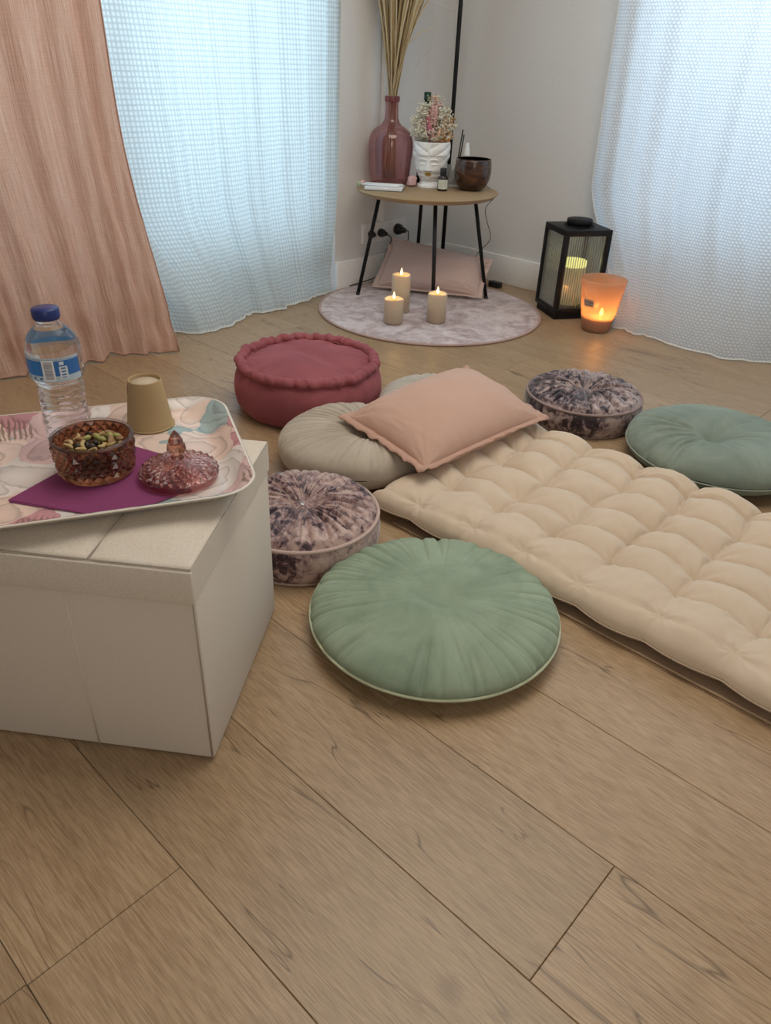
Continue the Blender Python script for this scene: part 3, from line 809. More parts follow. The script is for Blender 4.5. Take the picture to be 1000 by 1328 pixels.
# ================================================================ FUTON + MAT UNDER IT
def uvp(u, v, z=0.0): return Uv * u + Vv * v + Zv * z
fr_ = thing('floor_mat', 'thin flat tan mat showing as a strip under the futon edge', 'mat', uvp(-0.3, 1.4), ANG)
box('mat_sheet', (-0.70, -0.262, 0.0), (0.62, 0.30, 0.004), plain('tan_mat', (0.36, 0.255, 0.175), 0.7, bumpy=0.1, scale=300), fr_, 0.0015)
tube('edge_binding', [(-0.70, -0.262, 0.003), (0.62, -0.262, 0.003)], 0.003, fabric('tan_binding', (0.50, 0.36, 0.23), 400), fr_, 6)
def futon():
    ua, ub, va, vb = -1.070, 0.24, 1.143, 1.775
    zc = 0.036
    du, dv, u0, v0 = 0.1495, 0.1035, -0.655, 1.280
    rnd = random.Random(2)
    uc, vc = (ua + ub) / 2, (va + vb) / 2
    t = thing('futon', 'cream tufted cotton futon lying across the floor', 'futon', uvp(uc, vc), ANG)
    nu, nv = 430, 210
    jr = {}
    def tj(i, j):
        if (i, j) not in jr:
            r = random.Random(i * 91 + j * 17 + 5); jr[(i, j)] = (r.uniform(-0.016, 0.016), r.uniform(-0.011, 0.011), r.uniform(0.74, 1.18))
        return jr[(i, j)]
    def height(u, v):
        iu, iv = math.floor((u - u0) / du), math.floor((v - v0) / dv)
        # warp so that the tuft net is irregular
        fu, fv = (u - u0) / du - iu, (v - v0) / dv - iv
        wu = wv = 0; amp = 0
        for a in (0, 1):
            for b in (0, 1):
                w = (fu if a else 1 - fu) * (fv if b else 1 - fv)
                j_ = tj(iu + a, iv + b); wu += w * j_[0]; wv += w * j_[1]; amp += w * j_[2]
        U_, V_ = u - wu, v - wv
        su = abs(sin(pi * (U_ - u0) / du)); sv = abs(sin(pi * (V_ - v0) / dv))
        row = (v - v0) / dv
        inside = smoothstep(va, va + 0.11, v) * smoothstep(vb, vb - 0.07, v)
        if row < 0: sv2 = min(1, 0.5 + 0.5 * sv + smoothstep(0, -0.6, row) * 0.3)
        elif row > 4: sv2 = min(1, 0.4 + 0.6 * sv + smoothstep(4, 4.6, row) * 0.3)
        else: sv2 = sv
        sue = su + (1 - su) * 0.30 * smoothstep(0.1, -0.9, row)
        cell = (sue * sv2) ** 0.42
        line = max(sue, sv2) ** 0.8
        b = 0.64 * cell + 0.36 * line
        # the crease between neighbours along the short side is the sharper one
        b -= 0.10 * exp(-sue * 9) * sv2
        # puckers round the tufts
        pu = (U_ - u0) / du; pv = (V_ - v0) / dv
        dx, dy = (pu - round(pu)) * du, (pv - round(pv)) * dv
        rr = sqrt(dx * dx + dy * dy) + 1e-5
        an = math.atan2(dy, dx)
        pk = 0.0034 * sin(an * 9 + round(pu) * 2 + round(pv)) * exp(-rr / 0.022) * min(1, rr / 0.006)
        return b * amp, pk
    def edge(u, v):
        # distance to the rounded outline
        d = min(u - ua, ub - u, v - va, vb - v)
        return max(0, min(1, d / 0.075))
    verts, faces = [], []
    W = nu + 1
    def outline(u, v):
        # outline bulges between the edge tufts
        bu = abs(sin(pi * (u - u0) / du)); bv = abs(sin(pi * (v - v0) / dv))
        vv = v
        k1 = smoothstep(va + 0.12, va, v); k2 = smoothstep(vb - 0.12, vb, v)
        vv += -0.012 * bu * k1 + 0.014 * (bu - 0.5) * k2 + 0.006 * nz(u * 6, 3) * (k1 + k2)
        k3 = smoothstep(ua + 0.12, ua, u)
        uu = u - (0.010 * bv - 0.035 * (1 - ((v - va) / (vb - va) * 2 - 1) ** 2) * 0) * k3
        # corners pulled round
        return uu, vv
    for side in (1, -1):
        for j in range(nv + 1):
            fv = (1 - cos(pi * j / nv)) / 2 * 0.25 + 0.75 * j / nv
            v = va + (vb - va) * fv
            for i in range(nu + 1):
                fu = (1 - cos(pi * i / nu)) / 2 * 0.15 + 0.85 * i / nu
                u = ua + (ub - ua) * fu
                e = edge(u, v); pe = sqrt(max(0, 1 - (1 - e) ** 2))
                if side > 0:
                    b, pk = height(u, v)
                    z = zc + pe * (0.006 + 0.050 * b + pk) + 0.0060 * nz(u * 13, v * 13, 4) * pe + 0.0018 * nz(u * 55, v * 30, 6) * pe
                    k1 = smoothstep(va + 0.13, va + 0.02, v)
                    z += k1 * pe * 0.0060 * nz(u * 42 + v * 14, v * 8, 8)
                else:
                    z = zc - pe * (zc - 0.0065)
                uu, vv = outline(u, v)
                verts.append((uu - uc, vv - vc, z))
    b0 = (nu + 1) * (nv + 1)
    for side, o in ((1, 0), (-1, b0)):
        for j in range(nv):
            for i in range(nu):
                a = o + j * W + i; f = (a, a + 1, a + W + 1, a + W); faces.append(f if side > 0 else tuple(reversed(f)))
    mesh('cover', verts, faces, m('futon'), t)
    rim = []
    for i in range(0, nu + 1, 4): rim.append(Vector(verts[i]) + Vector((0, -0.001, -0.003)))
    tube('edge_seam', rim, 0.0018, m('futonseam'), t, 6)
    rim = [Vector(verts[j * W]) + Vector((-0.001, 0, -0.003)) for j in range(0, nv + 1, 4)]
    tube('edge_seam', rim, 0.0018, m('futonseam'), t, 6)
    # tuft stitches
    bm = bmesh.new(); bmesh.ops.create_uvsphere(bm, u_segments=8, v_segments=5, radius=1)
    me = bpy.data.meshes.new('tuft'); bm.to_mesh(me); bm.free(); me.materials.append(m('futonseam'))
    for i in range(-2, 6):
        for j in range(0, 5):
            ju, jv, _ = tj(i, j); u, v = u0 + i * du + ju, v0 + j * dv + jv
            if not (ua + 0.05 < u < ub - 0.05): continue
            o = bpy.data.objects.new('tuft', me); COL.objects.link(o); o.parent = t
            o.location = (u - uc, v - vc, zc + 0.0055 + 0.002); o.scale = (0.004, 0.003, 0.003)
    return t
MAT['futon'] = fabric('cream_cotton', (0.68, 0.55, 0.42), 480, 0.3, 0.05, 0.2)
MAT['futonseam'] = fabric('cream_stitch', (0.55, 0.44, 0.33), 400)
futon()

# ================================================================ ROUND RUG
RUG = Vector((0.158, 3.315, 0))
rug = thing('round_rug', 'round mauve plush rug under the side table', 'rug', RUG)
def rug_mesh():
    R = 0.490; verts, faces = [], []; nr, nt = 60, 200
    for j in range(nr + 1):
        rn = j / nr
        for i in range(nt):
            a = 2 * pi * i / nt; r = max(1e-4, R * rn)
            z = 0.009 + 0.0016 * nz(r * cos(a) * 28, r * sin(a) * 28) + 0.001 * nz(r * cos(a) * 9, r * sin(a) * 9)
            verts.append((r * cos(a), r * sin(a), z if rn < 1 else 0.002))
    for j in range(nr):
        for i in range(nt):
            a, b = j * nt + i, j * nt + (i + 1) % nt; faces.append((a, a + nt, b + nt, b))
    mesh('pile', verts, faces, m('rug'), rug)
MAT['rug'] = mat_rug()
MAT['rugedge'] = fabric('rug_binding', (0.50, 0.36, 0.32), 300)
rug_mesh()
tube('binding', [(0.490 * cos(a), 0.490 * sin(a), 0.0055) for a in [2 * pi * i / 140 for i in range(140)]], 0.0055, m('rugedge'), rug, 8, closed=True)

# ================================================================ TRAY AND WHAT STANDS ON IT
TZ = 0.3850
TC, TA = Vector((-0.461, 1.034, TZ)), radians(21)
tray = thing('serving_tray', 'rectangular melamine tray with floral print, lying on the ottoman', 'tray', TC, TA)
def rrect(hx, hy, r, n=10):
    out = []
    for cx, cy, a0 in ((hx - r, hy - r, 0), (-hx + r, hy - r, pi / 2), (-hx + r, -hy + r, pi), (hx - r, -hy + r, 1.5 * pi)):
        for i in range(n + 1):
            a = a0 + pi / 2 * i / n; out.append((cx + r * cos(a), cy + r * sin(a)))
    return out
def rr_loft(name, levels, mat, parent, cap0=True, cap1=True, smooth=True):
    """levels: (hx, hy, r, z) lofted one to the next"""
    verts, faces = [], []
    L = [rrect(a, b, c) for a, b, c, z in levels]; n = len(L[0])
    for lv, (a, b, c, z) in zip(L, levels): verts += [(x, y, z) for x, y in lv]
    for k_ in range(len(levels) - 1):
        for i in range(n):
            a, b = k_ * n + i, k_ * n + (i + 1) % n
            faces.append((a, b, b + n, a + n))
    if cap0: faces.append(tuple(reversed(range(n))))
    if cap1: faces.append(tuple(range((len(levels) - 1) * n, len(levels) * n)))
    return mesh(name, verts, faces, mat, parent, smooth)
TX, TY = 0.228, 0.190
rr_loft('printed_surface', [(TX - 0.003, TY - 0.003, 0.063, 0.0285), (TX - 0.010, TY - 0.010, 0.058, 0.0262), (TX - 0.024, TY - 0.024, 0.048, 0.0135), (TX - 0.034, TY - 0.034, 0.042, 0.0050), (TX - 0.044, TY - 0.044, 0.036, 0.0027), (TX - 0.06, TY - 0.06, 0.03, 0.0024)], m('tray'), tray, False, True)
rr_loft('rim', [(TX - 0.060, TY - 0.060, 0.03, 0.0), (TX - 0.042, TY - 0.042, 0.038, 0.0006), (TX - 0.030, TY - 0.030, 0.044, 0.0070), (TX - 0.014, TY - 0.014, 0.054, 0.0210), (TX - 0.002, TY - 0.002, 0.065, 0.0262), (TX + 0.0005, TY + 0.0005, 0.0665, 0.0280), (TX - 0.002, TY - 0.002, 0.064, 0.0294), (TX - 0.004, TY - 0.004, 0.062, 0.0288)], m('traylip'), tray, True, False)
ZT = TZ + 0.0028
# napkins
MAT['napkin'] = fabric('plum_paper', (0.245, 0.045, 0.150), 300, 0.15, 0.05)
def slab(name, pts, z0, z1, mat, parent, org):
    n = len(pts)
    lift = lambda x, y: 0.5 * max(0.0, 0.988 - (0.934 * y - 0.358 * x))      # the corner rides up the sloping tray wall
    vs = [(x - org[0], y - org[1], z0 + lift(x, y)) for x, y in pts] + [(x - org[0], y - org[1], z1 + lift(x, y)) for x, y in pts]
    # points 1, 2, 3 are the lifted corner: it folds along the line 1 - 3
    main = [0, 1] + list(range(3, n))
    fs = [tuple(reversed(main)), (3, 2, 1), tuple(i + n for i in main), (n + 1, n + 2, n + 3)] + [(i, (i + 1) % n, n + (i + 1) % n, n + i) for i in range(n)]
    return mesh(name, vs, fs, mat, parent, False)
nk = thing('paper_napkin', 'folded plum purple paper napkin lying under the glass bowl', 'napkin', (-0.43, 1.0, ZT), 0)
slab('lower_fold', [(-0.549, 0.918), (-0.423, 0.8926), (-0.380, 0.884), (-0.345, 0.9225), (-0.297, 0.975), (-0.360, 1.078), (-0.462, 1.128)], 0, 0.0012, m('napkin'), nk, (-0.43, 1.0))
slab('upper_fold', [(-0.552, 0.921), (-0.426, 0.8948), (-0.384, 0.886), (-0.349, 0.924), (-0.300, 0.977), (-0.362, 1.080), (-0.463, 1.126)], 0.0013, 0.0026, m('napkin'), nk, (-0.43, 1.0))
ZN = ZT + 0.0028

def cut_glass(name, color, mixt=0.25):
    t = NT(name)
    p = t.n('BsdfPrincipled'); p.inputs['Base Color'].default_value = (*color, 1); p.inputs['Roughness'].default_value = 0.03
    p.inputs['Transmission Weight'].default_value = 1.0; p.inputs['IOR'].default_value = 1.5
    tr = t.n('BsdfTransparent'); tr.inputs[0].default_value = (*[sqrt(c) for c in color], 1)
    mx = t.n('MixShader'); mx.inputs[0].default_value = mixt; t.l(p.outputs[0], mx.inputs[1]); t.l(tr.outputs[0], mx.inputs[2])
    return t.done(mx.outputs[0])
MAT['amberglass'] = cut_glass('amber_cut_glass', (0.38, 0.165, 0.09), 0.10)
MAT['mauveglass'] = cut_glass('mauve_cut_glass', (0.66, 0.36, 0.34), 0.15)
BC = Vector((-0.455, 1.020, ZN))
bowl = thing('glass_bowl', 'amber diamond-cut glass bowl of nuts standing on the purple napkin', 'bowl', BC)
def diamond_wall(name, nA, rows, z0, z1, rad, amp, mat, parent, inner_t, floor_z):
    verts, faces = [], []
    for j in range(rows + 1):
        z = z0 + (z1 - z0) * j / rows
        for i in range(nA):
            a = 2 * pi * i / nA
            up = (i + j) % 2 == 0 and 0 < j < rows
            r = rad(z) + (amp if up else 0)
            verts.append((r * cos(a), r * sin(a), z))
    for j in range(rows):
        for i in range(nA):
            a, b = j * nA + i, j * nA + (i + 1) % nA; c, d = b + nA, a + nA
            if (i + j) % 2 == 0: faces += [(a, b, d), (b, c, d)]
            else: faces += [(a, b, c), (a, c, d)]
    # inner wall back down
    base = len(verts); prof = [(rad(z1) - 0.0005, z1 + 0.0022), (rad(z1) - inner_t * 0.6, z1 + 0.0026), (rad(z1) - inner_t, z1)] + [(rad(z0 + (z1 - z0) * q) - inner_t, z0 + (z1 - z0) * q) for q in (0.75, 0.5, 0.25)] + [(rad(z0) - inner_t - 0.003, floor_z + 0.003), (rad(z0) - inner_t - 0.010, floor_z), (0.0005, floor_z)]
    prev = rows * nA
    for r, z in prof:
        s = len(verts)
        for i in range(nA):
            a = 2 * pi * i / nA; verts.append((r * cos(a), r * sin(a), z))
        for i in range(nA):
            k2 = (i + 1) % nA; faces.append((prev + i, prev + k2, s + k2, s + i))
        prev = s
    faces.append(tuple(reversed(range(nA))))
    o = mesh(name, verts, faces, mat, parent, False)
    for p in o.data.polygons: p.use_smooth = p.index >= rows * nA * 2
    return o
diamond_wall('body', 48, 7, 0.0015, 0.058, lambda z: 0.0530 + 0.0065 * (z / 0.06) ** 0.7, 0.0044, m('amberglass'), bowl, 0.0045, 0.006)
lathe('rim', [(0.0602, 0.0585), (0.0608, 0.061), (0.0598, 0.0632), (0.0572, 0.0634), (0.0558, 0.061), (0.0562, 0.0585)], m('rimglass') if 'rimglass' in MAT else cut_glass('clear_glass_rim', (0.75, 0.68, 0.66), 0.3), bowl, 64, close=True)

# nuts and raisins, each a thing of its own
MAT['cashew'] = plain('cashew_skin', (0.50, 0.36, 0.16), 0.5, scale=200)
MAT['pistachio'] = plain('pistachio_green', (0.36, 0.34, 0.11), 0.5, scale=200)
MAT['almond'] = plain('roasted_almond', (0.30, 0.17, 0.075), 0.55, scale=200)
MAT['raisin'] = plain('dark_raisin', (0.030, 0.016, 0.014), 0.45, bumpy=0.6, scale=300)
def nut_mesh(kind):
    verts, faces = [], []
    if kind == 'cashew':
        n, mm = 12, 8
        for i in range(n + 1):
            f = i / n; a = -1.25 + 2.5 * f; r = 0.0037 * (sin(pi * (0.06 + 0.88 * f)) ** 0.55) * (1.15 - 0.35 * f)
            for k_ in range(mm):
                b = 2 * pi * k_ / mm
                rr = 0.0075 + r * cos(b); verts.append((rr * cos(a) - 0.005, rr * sin(a), r * 0.85 * sin(b)))
        for i in range(n):
            for k_ in range(mm):
                a0, b0 = i * mm + k_, i * mm + (k_ + 1) % mm; faces.append((a0, b0, b0 + mm, a0 + mm))
        faces.append(tuple(reversed(range(mm)))); faces.append(tuple(range(n * mm, (n + 1) * mm)))
    else:
        L, W, H, wr = {'pistachio': (0.0075, 0.0048, 0.0045, 0.10), 'almond': (0.0105, 0.0058, 0.0036, 0.05), 'raisin': (0.0065, 0.0045, 0.0040, 0.35)}[kind]
        n, mm = 9, 10
        for i in range(n + 1):
            f = i / n; x = -cos(pi * f)
            r = max(0.02, sqrt(max(0, 1 - x * x))) * (1 - (0.28 * x if kind == 'almond' else 0))
            for k_ in range(mm):
                b = 2 * pi * k_ / mm; w = 1 + wr * nz(x * 3, cos(b) * 3, sin(b) * 3)
                verts.append((x * L, r * W * cos(b) * w, r * H * sin(b) * w))
        for i in range(n):
            for k_ in range(mm):
                a0, b0 = i * mm + k_, i * mm + (k_ + 1) % mm; faces.append((a0, b0, b0 + mm, a0 + mm))
        faces.append(tuple(reversed(range(mm)))); faces.append(tuple(range(n * mm, (n + 1) * mm)))
    me = bpy.data.meshes.new(kind); me.from_pydata(verts, [], faces); me.polygons.foreach_set('use_smooth', [True] * len(me.polygons)); me.materials.append(m(kind)); me.update(); return me
NUT = {k_: nut_mesh(k_) for k_ in ('cashew', 'pistachio', 'almond', 'raisin')}
NL = {'cashew': ('pale curved cashew in the amber glass bowl', 'nut', 'cashews in the glass bowl'), 'pistachio': ('small green kernel in the amber glass bowl', 'nut', 'green kernels in the glass bowl'),
      'almond': ('brown whole almond in the amber glass bowl', 'nut', 'almonds in the glass bowl'), 'raisin': ('dark wrinkled raisin in the amber glass bowl', 'raisin', 'raisins in the glass bowl')}
rn_ = random.Random(12)
placed = []
for layer, (zc, cnt) in enumerate(((0.012, 14), (0.021, 16), (0.030, 20), (0.0385, 26), (0.0455, 30))):
    for q in range(cnt):
        best = None
        for _ in range(60):
            a, r = rn_.random() * 2 * pi, 0.0445 * sqrt(rn_.random())
            x, y = r * cos(a), r * sin(a); z = zc + rn_.uniform(-0.001, 0.0015)
            dmin = min([((x - p[0]) ** 2 + (y - p[1]) ** 2 + ((z - p[2]) * 1.1) ** 2) ** 0.5 for p in placed[-60:]] or [1])
            if best is None or dmin > best[0]: best = (dmin, x, y, z)
            if dmin > 0.0115: break
        _, x, y, z = best; placed.append((x, y, z))
        # the raisins gather towards the bottle side of the heap
        pr_ = 0.62 if (x + 0.012) ** 2 + (y + 0.005) ** 2 < 0.0004 else 0.16
        kind = 'raisin' if rn_.random() < pr_ else rn_.choice(['cashew', 'cashew', 'pistachio', 'pistachio', 'almond'])
        o = bpy.data.objects.new(kind, NUT[kind]); COL.objects.link(o)
        o.location = BC + Vector((x, y, z)); o.rotation_euler = (rn_.uniform(-0.6, 0.6), rn_.uniform(-0.6, 0.6), rn_.uniform(0, 6.28))
        tag(o, *NL[kind])

# glass lid beside the bowl
LC = Vector((-0.324, 1.012, ZN))
gl = thing('glass_cover', 'mauve cut-glass lid with pointed knob, set down beside the glass bowl', 'lid', LC)
def lid_disc():
    nA = 52; prof = [(0.0585, 0.0), (0.0600, 0.004), (0.0600, 0.0120), (0.0560, 0.0165), (0.0490, 0.0195), (0.042, 0.0220), (0.035, 0.0240), (0.028, 0.0258), (0.021, 0.0275), (0.014, 0.030), (0.011, 0.033)]
    verts, faces = [], []
    for j, (r, z) in enumerate(prof):
        for i in range(nA):
            a = 2 * pi * (i + 0.5 * j * 0.5) / nA
            up = (i + j) % 2 == 0 and 1 < j < len(prof) - 1
            amp = 0.0020 if up else 0
            verts.append(((r + (amp if j < 4 else 0)) * cos(a), (r + (amp if j < 4 else 0)) * sin(a), z + (amp if j >= 3 else 0)))
    n1 = len(prof)
    for j in range(n1 - 1):
        for i in range(nA):
            a, b = j * nA + i, j * nA + (i + 1) % nA; c, d = b + nA, a + nA
            if (i + j) % 2 == 0: faces += [(a, b, d), (b, c, d)]
            else: faces += [(a, b, c), (a, c, d)]
    faces.append(tuple(range((n1 - 1) * nA, n1 * nA)))
    prev = 0
    for r, z in ((0.055, 0.0), (0.055, 0.010), (0.045, 0.0145), (0.025, 0.019), (0.0005, 0.0215)):
        s = len(verts)
        for i in range(nA):
            a = 2 * pi * i / nA; verts.append((r * cos(a), r * sin(a), z))
        for i in range(nA): k2 = (i + 1) % nA; faces.append((prev + k2, prev + i, s + i, s + k2))
        prev = s
    return mesh('cover', verts, faces, m('mauveglass'), gl, False)
lid_disc()
lathe('knob', [(0.0105, 0.0325), (0.0085, 0.037), (0.0080, 0.040), (0.0125, 0.044), (0.0150, 0.049), (0.0140, 0.055), (0.0105, 0.0585), (0.0115, 0.061), (0.0090, 0.067), (0.0050, 0.074), (0.0008, 0.079)], MAT.setdefault('knobglass', cut_glass('amber_knob_glass', (0.55, 0.27, 0.19), 0.15)), gl, 12, smooth=False)

# paper cup upside down
MAT['kraft'] = fabric('kraft_paper', (0.46, 0.325, 0.165), 260, 0.1, 0.04)
MAT['kraftin'] = plain('kraft_base', (0.56, 0.46, 0.33), 0.7)
MAT['stampred'] = plain('red_print', (0.45, 0.05, 0.06), 0.6)
MAT['stampdark'] = plain('dark_print', (0.05, 0.04, 0.07), 0.6)
cup = thing('paper_cup', 'brown kraft paper cup standing upside down on the tray', 'cup', (-0.425, 1.200, ZT), 0)
def cup_prof(z): return 0.0400 - 0.0122 * z / 0.086
lathe('wall', [(0.0395, 0.0), (0.0405, 0.0035), (cup_prof(0.006), 0.006), (cup_prof(0.03), 0.03), (cup_prof(0.06), 0.06), (cup_prof(0.085), 0.085), (cup_prof(0.087) - 0.0004, 0.0868), (cup_prof(0.086) - 0.0016, 0.0860), (cup_prof(0.086) - 0.0018, 0.080), (0.0385, 0.001)], m('kraft'), cup, 56, close=True)
tube('rolled_rim', [(0.0405 * cos(a), 0.0405 * sin(a), 0.002) for a in [2 * pi * i / 60 for i in range(60)]], 0.0019, m('kraft'), cup, 8, closed=True)
lathe('base_disc', [(0.0258, 0.0795), (0.0258, 0.0806), (0.0005, 0.0806)], m('kraftin'), cup, 40)
def cyl_patch(name, rf, a0, a1, z0, z1, mat, parent, off=0.0004, n=10, nzv=2):
    verts, faces, uvs = [], [], []
    for j in range(nzv + 1):
        z = z0 + (z1 - z0) * j / nzv
        for i in range(n + 1):
            a = a0 + (a1 - a0) * i / n; r = rf(z) + off
            verts.append((r * cos(a), r * sin(a), z)); uvs.append((i / n, j / nzv))
    W = n + 1
    for j in range(nzv):
        for i in range(n): a = j * W + i; faces.append((a, a + 1, a + W + 1, a + W))
    return mesh(name, verts, faces, mat, parent, True, uvs)
for q in range(4):
    cyl_patch('printed_mark', cup_prof, radians(190), radians(214), 0.064 + q * 0.004, 0.0665 + q * 0.004, m('stampred') if q % 2 else m('stampdark'), cup)

# water bottle
MAT['pet'] = cut_glass('clear_bottle_plastic', (0.93, 0.97, 0.99), 0.22)
MAT['pet'].node_tree.nodes['Principled BSDF'].inputs['IOR'].default_value = 1.32
MAT['capblue'] = plain('navy_cap', (0.012, 0.03, 0.17), 0.35)
wb = thing('water_bottle', 'clear plastic water bottle with navy cap and blue label on the tray', 'bottle', (-0.531, 1.112, ZT), radians(0)); wb.scale = (1.07, 1.07, 0.945)
bprof = [(0.0, 0.001), (0.020, 0.0), (0.0265, 0.003), (0.0285, 0.009)]
zq = 0.013
while zq < 0.118:
    bprof += [(0.0305, zq), (0.0330, zq + 0.003), (0.0333, zq + 0.0065), (0.0305, zq + 0.0098)]; zq += 0.0105
bprof += [(0.0320, 0.122), (0.0362, 0.128), (0.0375, 0.134), (0.0378, 0.140), (0.0370, 0.142), (0.0370, 0.172), (0.0382, 0.175), (0.0380, 0.183), (0.0365, 0.190), (0.0320, 0.200), (0.0255, 0.209), (0.0190, 0.216), (0.0150, 0.220), (0.0150, 0.224), (0.0170, 0.2245), (0.0170, 0.226), (0.0135, 0.2262), (0.0135, 0.2275)]
lathe('body', bprof, m('pet'), wb, 56, mod=lambda r, z, a, j: (r * (1 + (0.030 * cos(a * 6 + 3) * smoothstep(0.02, 0.0, z) + 0.012 * sin(a * 3 + z * 60) * smoothstep(0.13, 0.10, z))), z + 0.0022 * sin(a * 4 + z * 90) * smoothstep(0.13, 0.11, z) * smoothstep(0.0, 0.03, z)))
def ribbed(r, z, a, j): return (r * (1 + 0.018 * (cos(a * 36) > 0)) if 0.229 < z < 0.2425 else r, z)
lathe('cap', [(0.0005, 0.2262), (0.0178, 0.2265), (0.0186, 0.229), (0.0188, 0.2315), (0.0186, 0.2420), (0.0178, 0.2438), (0.0005, 0.2440)], m('capblue'), wb, 72, mod=ribbed)
def mat_label():
    t = NT('bottle_label_print'); uv = t.coord('UV'); s = t.n('SeparateXYZ'); t.l(uv, s.inputs[0]); x, y = s.outputs[0], s.outputs[1]
    def between(v, a, b): return t.math('MULTIPLY', t.math('GREATER_THAN', v, a), t.math('LESS_THAN', v, b))
    c = t.mix(between(y, 0.25, 0.88), (0.50, 0.62, 0.72), (0.03, 0.16, 0.46))
    c = t.mix(t.math('MULTIPLY', between(y, 0.30, 0.80), t.math('LESS_THAN', x, 0.42)), c, (0.02, 0.20, 0.58))
    # small line of print along the top and pictograms along the bottom
    wv = t.math('GREATER_THAN', t.math('SINE', t.math('MULTIPLY', x, 260)), 0.1)
    c = t.mix(t.math('MULTIPLY', between(y, 0.90, 0.955), wv), c, (0.20, 0.28, 0.40))
    dots = t.math('MULTIPLY', t.math('GREATER_THAN', t.math('SINE', t.math('MULTIPLY', x, 62)), 0.25), between(y, 0.08, 0.19))
    c = t.mix(t.math('MULTIPLY', dots, t.math('LESS_THAN', x, 0.46)), c, (0.10, 0.20, 0.45))
    # bar code
    inb = t.math('MULTIPLY', between(x, 0.47, 0.63), between(y, 0.06, 0.92))
    c = t.mix(inb, c, (0.80, 0.82, 0.84))
    n = t.noise(t.mapping(uv, (0.0, 60, 0)), 1.0, 1)
    bars = t.math('MULTIPLY', t.math('GREATER_THAN', n, 0.5), t.math('MULTIPLY', between(x, 0.495, 0.605), between(y, 0.12, 0.86)))
    c = t.mix(bars, c, (0.05, 0.06, 0.12))
    # recycling box
    c = t.mix(t.math('MULTIPLY', between(x, 0.69, 0.80), between(y, 0.12, 0.64)), c, (0.70, 0.78, 0.84))
    c = t.mix(t.math('MULTIPLY', between(x, 0.715, 0.775), t.math('MULTIPLY', between(y, 0.16, 0.60), t.math('GREATER_THAN', t.math('SINE', t.math('MULTIPLY', y, 48)), 0.1))), c, (0.06, 0.16, 0.42))
    c = t.mix(t.math('MULTIPLY', between(x, 0.70, 0.76), between(y, 0.70, 0.84)), c, (0.75, 0.82, 0.88))
    return t.done(t.pbsdf(c, 0.35))
MAT['label'] = mat_label()
cyl_patch('label', lambda z: 0.0383, radians(-168), radians(-12), 0.133, 0.1735, m('label'), wb, 0.0006, 40, 3)
cyl_patch('label_back', lambda z: 0.0375, radians(20), radians(160), 0.168, 0.1825, MAT.setdefault('labelback', plain('label_blue_back', (0.12, 0.32, 0.58), 0.4)), wb, 0.0004, 30, 2)

# ================================================================ SIDE TABLE
TH = 0.475
TB = Vector((0.122, 3.510, 0))
st = thing('side_table', 'small round oak side table on four black metal legs', 'table', TB)
def mat_oak_top():
    t = NT('oak_veneer'); v = t.coord()
    f = t.noise(t.mapping(v, (2, 60, 1), rot=(0, 0, 0.4)), 2.0, 4, 0.6)
    c = t.ramp(f, [(0.35, (0.27, 0.22, 0.16)), (0.55, (0.38, 0.32, 0.24)), (0.7, (0.46, 0.40, 0.31))])
    return t.done(t.pbsdf(c, 0.45, 0, t.bump(f, 0.1, 0.001)))
MAT['oaktop'] = mat_oak_top(); MAT['oakedge'] = plain('oak_edge', (0.36, 0.25, 0.14), 0.5)
RT = 0.310
lathe('tabletop', [(0.0005, TH - 0.020), (RT - 0.020, TH - 0.020), (RT - 0.014, TH - 0.016), (RT - 0.002, TH - 0.004), (RT - 0.001, TH - 0.001), (RT - 0.003, TH), (0.0005, TH)], m('oaktop'), st, 96)
lathe('edge_band', [(RT - 0.013, TH - 0.0165), (RT - 0.0005, TH - 0.004), (RT + 0.0003, TH - 0.002), (RT - 0.0015, TH + 0.0001)], m('oakedge'), st, 96)
for fx, fy in ((-0.294, -0.020), (0.308, 0.006), (0.046, -0.310), (-0.020, 0.300)):
    k_ = 0.69
    lg = tube('leg', [(fx, fy, 0.011), (fx * k_, fy * k_, TH - 0.018)], 0.0085, m('black'), st, 14)
    lathe('foot_cap', [(0.0005, 0.0), (0.009, 0.0), (0.0095, 0.003), (0.0095, 0.010)], m('blackplastic'), lg, 14, loc=(fx, fy, 0.0085))

Z0 = TH + 0.0004
# demijohn vase
MAT['pinkglass'] = thin_glass('pink_glass', (0.93, 0.79, 0.80), 0.55, 0.04, (0.60, 0.30, 0.33), 0.09)
VC = Vector((-0.045, 3.655, Z0))
vase = thing('glass_vase', 'pink glass demijohn vase with a narrow neck on the side table', 'vase', VC)
outp = [(0.0005, 0.004), (0.060, 0.002), (0.080, 0.001), (0.087, 0.006), (0.090, 0.03), (0.0945, 0.08), (0.0985, 0.125), (0.0995, 0.150), (0.096, 0.180), (0.086, 0.204), (0.066, 0.222), (0.046, 0.234), (0.034, 0.250), (0.0295, 0.268), (0.0285, 0.300), (0.0290, 0.322)]
ro = []
for i in range(61): p = lerp_poly([Vector((a, b, 0)) for a, b in outp], i / 60); ro.append((max(0.0005, p.x), p.y))
inn = [(max(0.0005, r - 0.003), z + (0.004 if r > 0.03 and z < 0.01 else 0)) for r, z in reversed(ro)]
lathe('body', ro + inn, m('pinkglass'), vase, 64)
lathe('neck_ring', [(0.0290, 0.322), (0.0325, 0.324), (0.0335, 0.328), (0.0320, 0.332), (0.0325, 0.336), (0.0330, 0.340), (0.0310, 0.344), (0.0265, 0.343), (0.0260, 0.322)], m('pinkglass2') if 'pinkglass2' in MAT else MAT.setdefault('pinkglass2', thin_glass('dark_pink_glass', (0.80, 0.52, 0.55), 0.6, 0.05, (0.40, 0.14, 0.18), 0.25)), vase, 48, close=True)

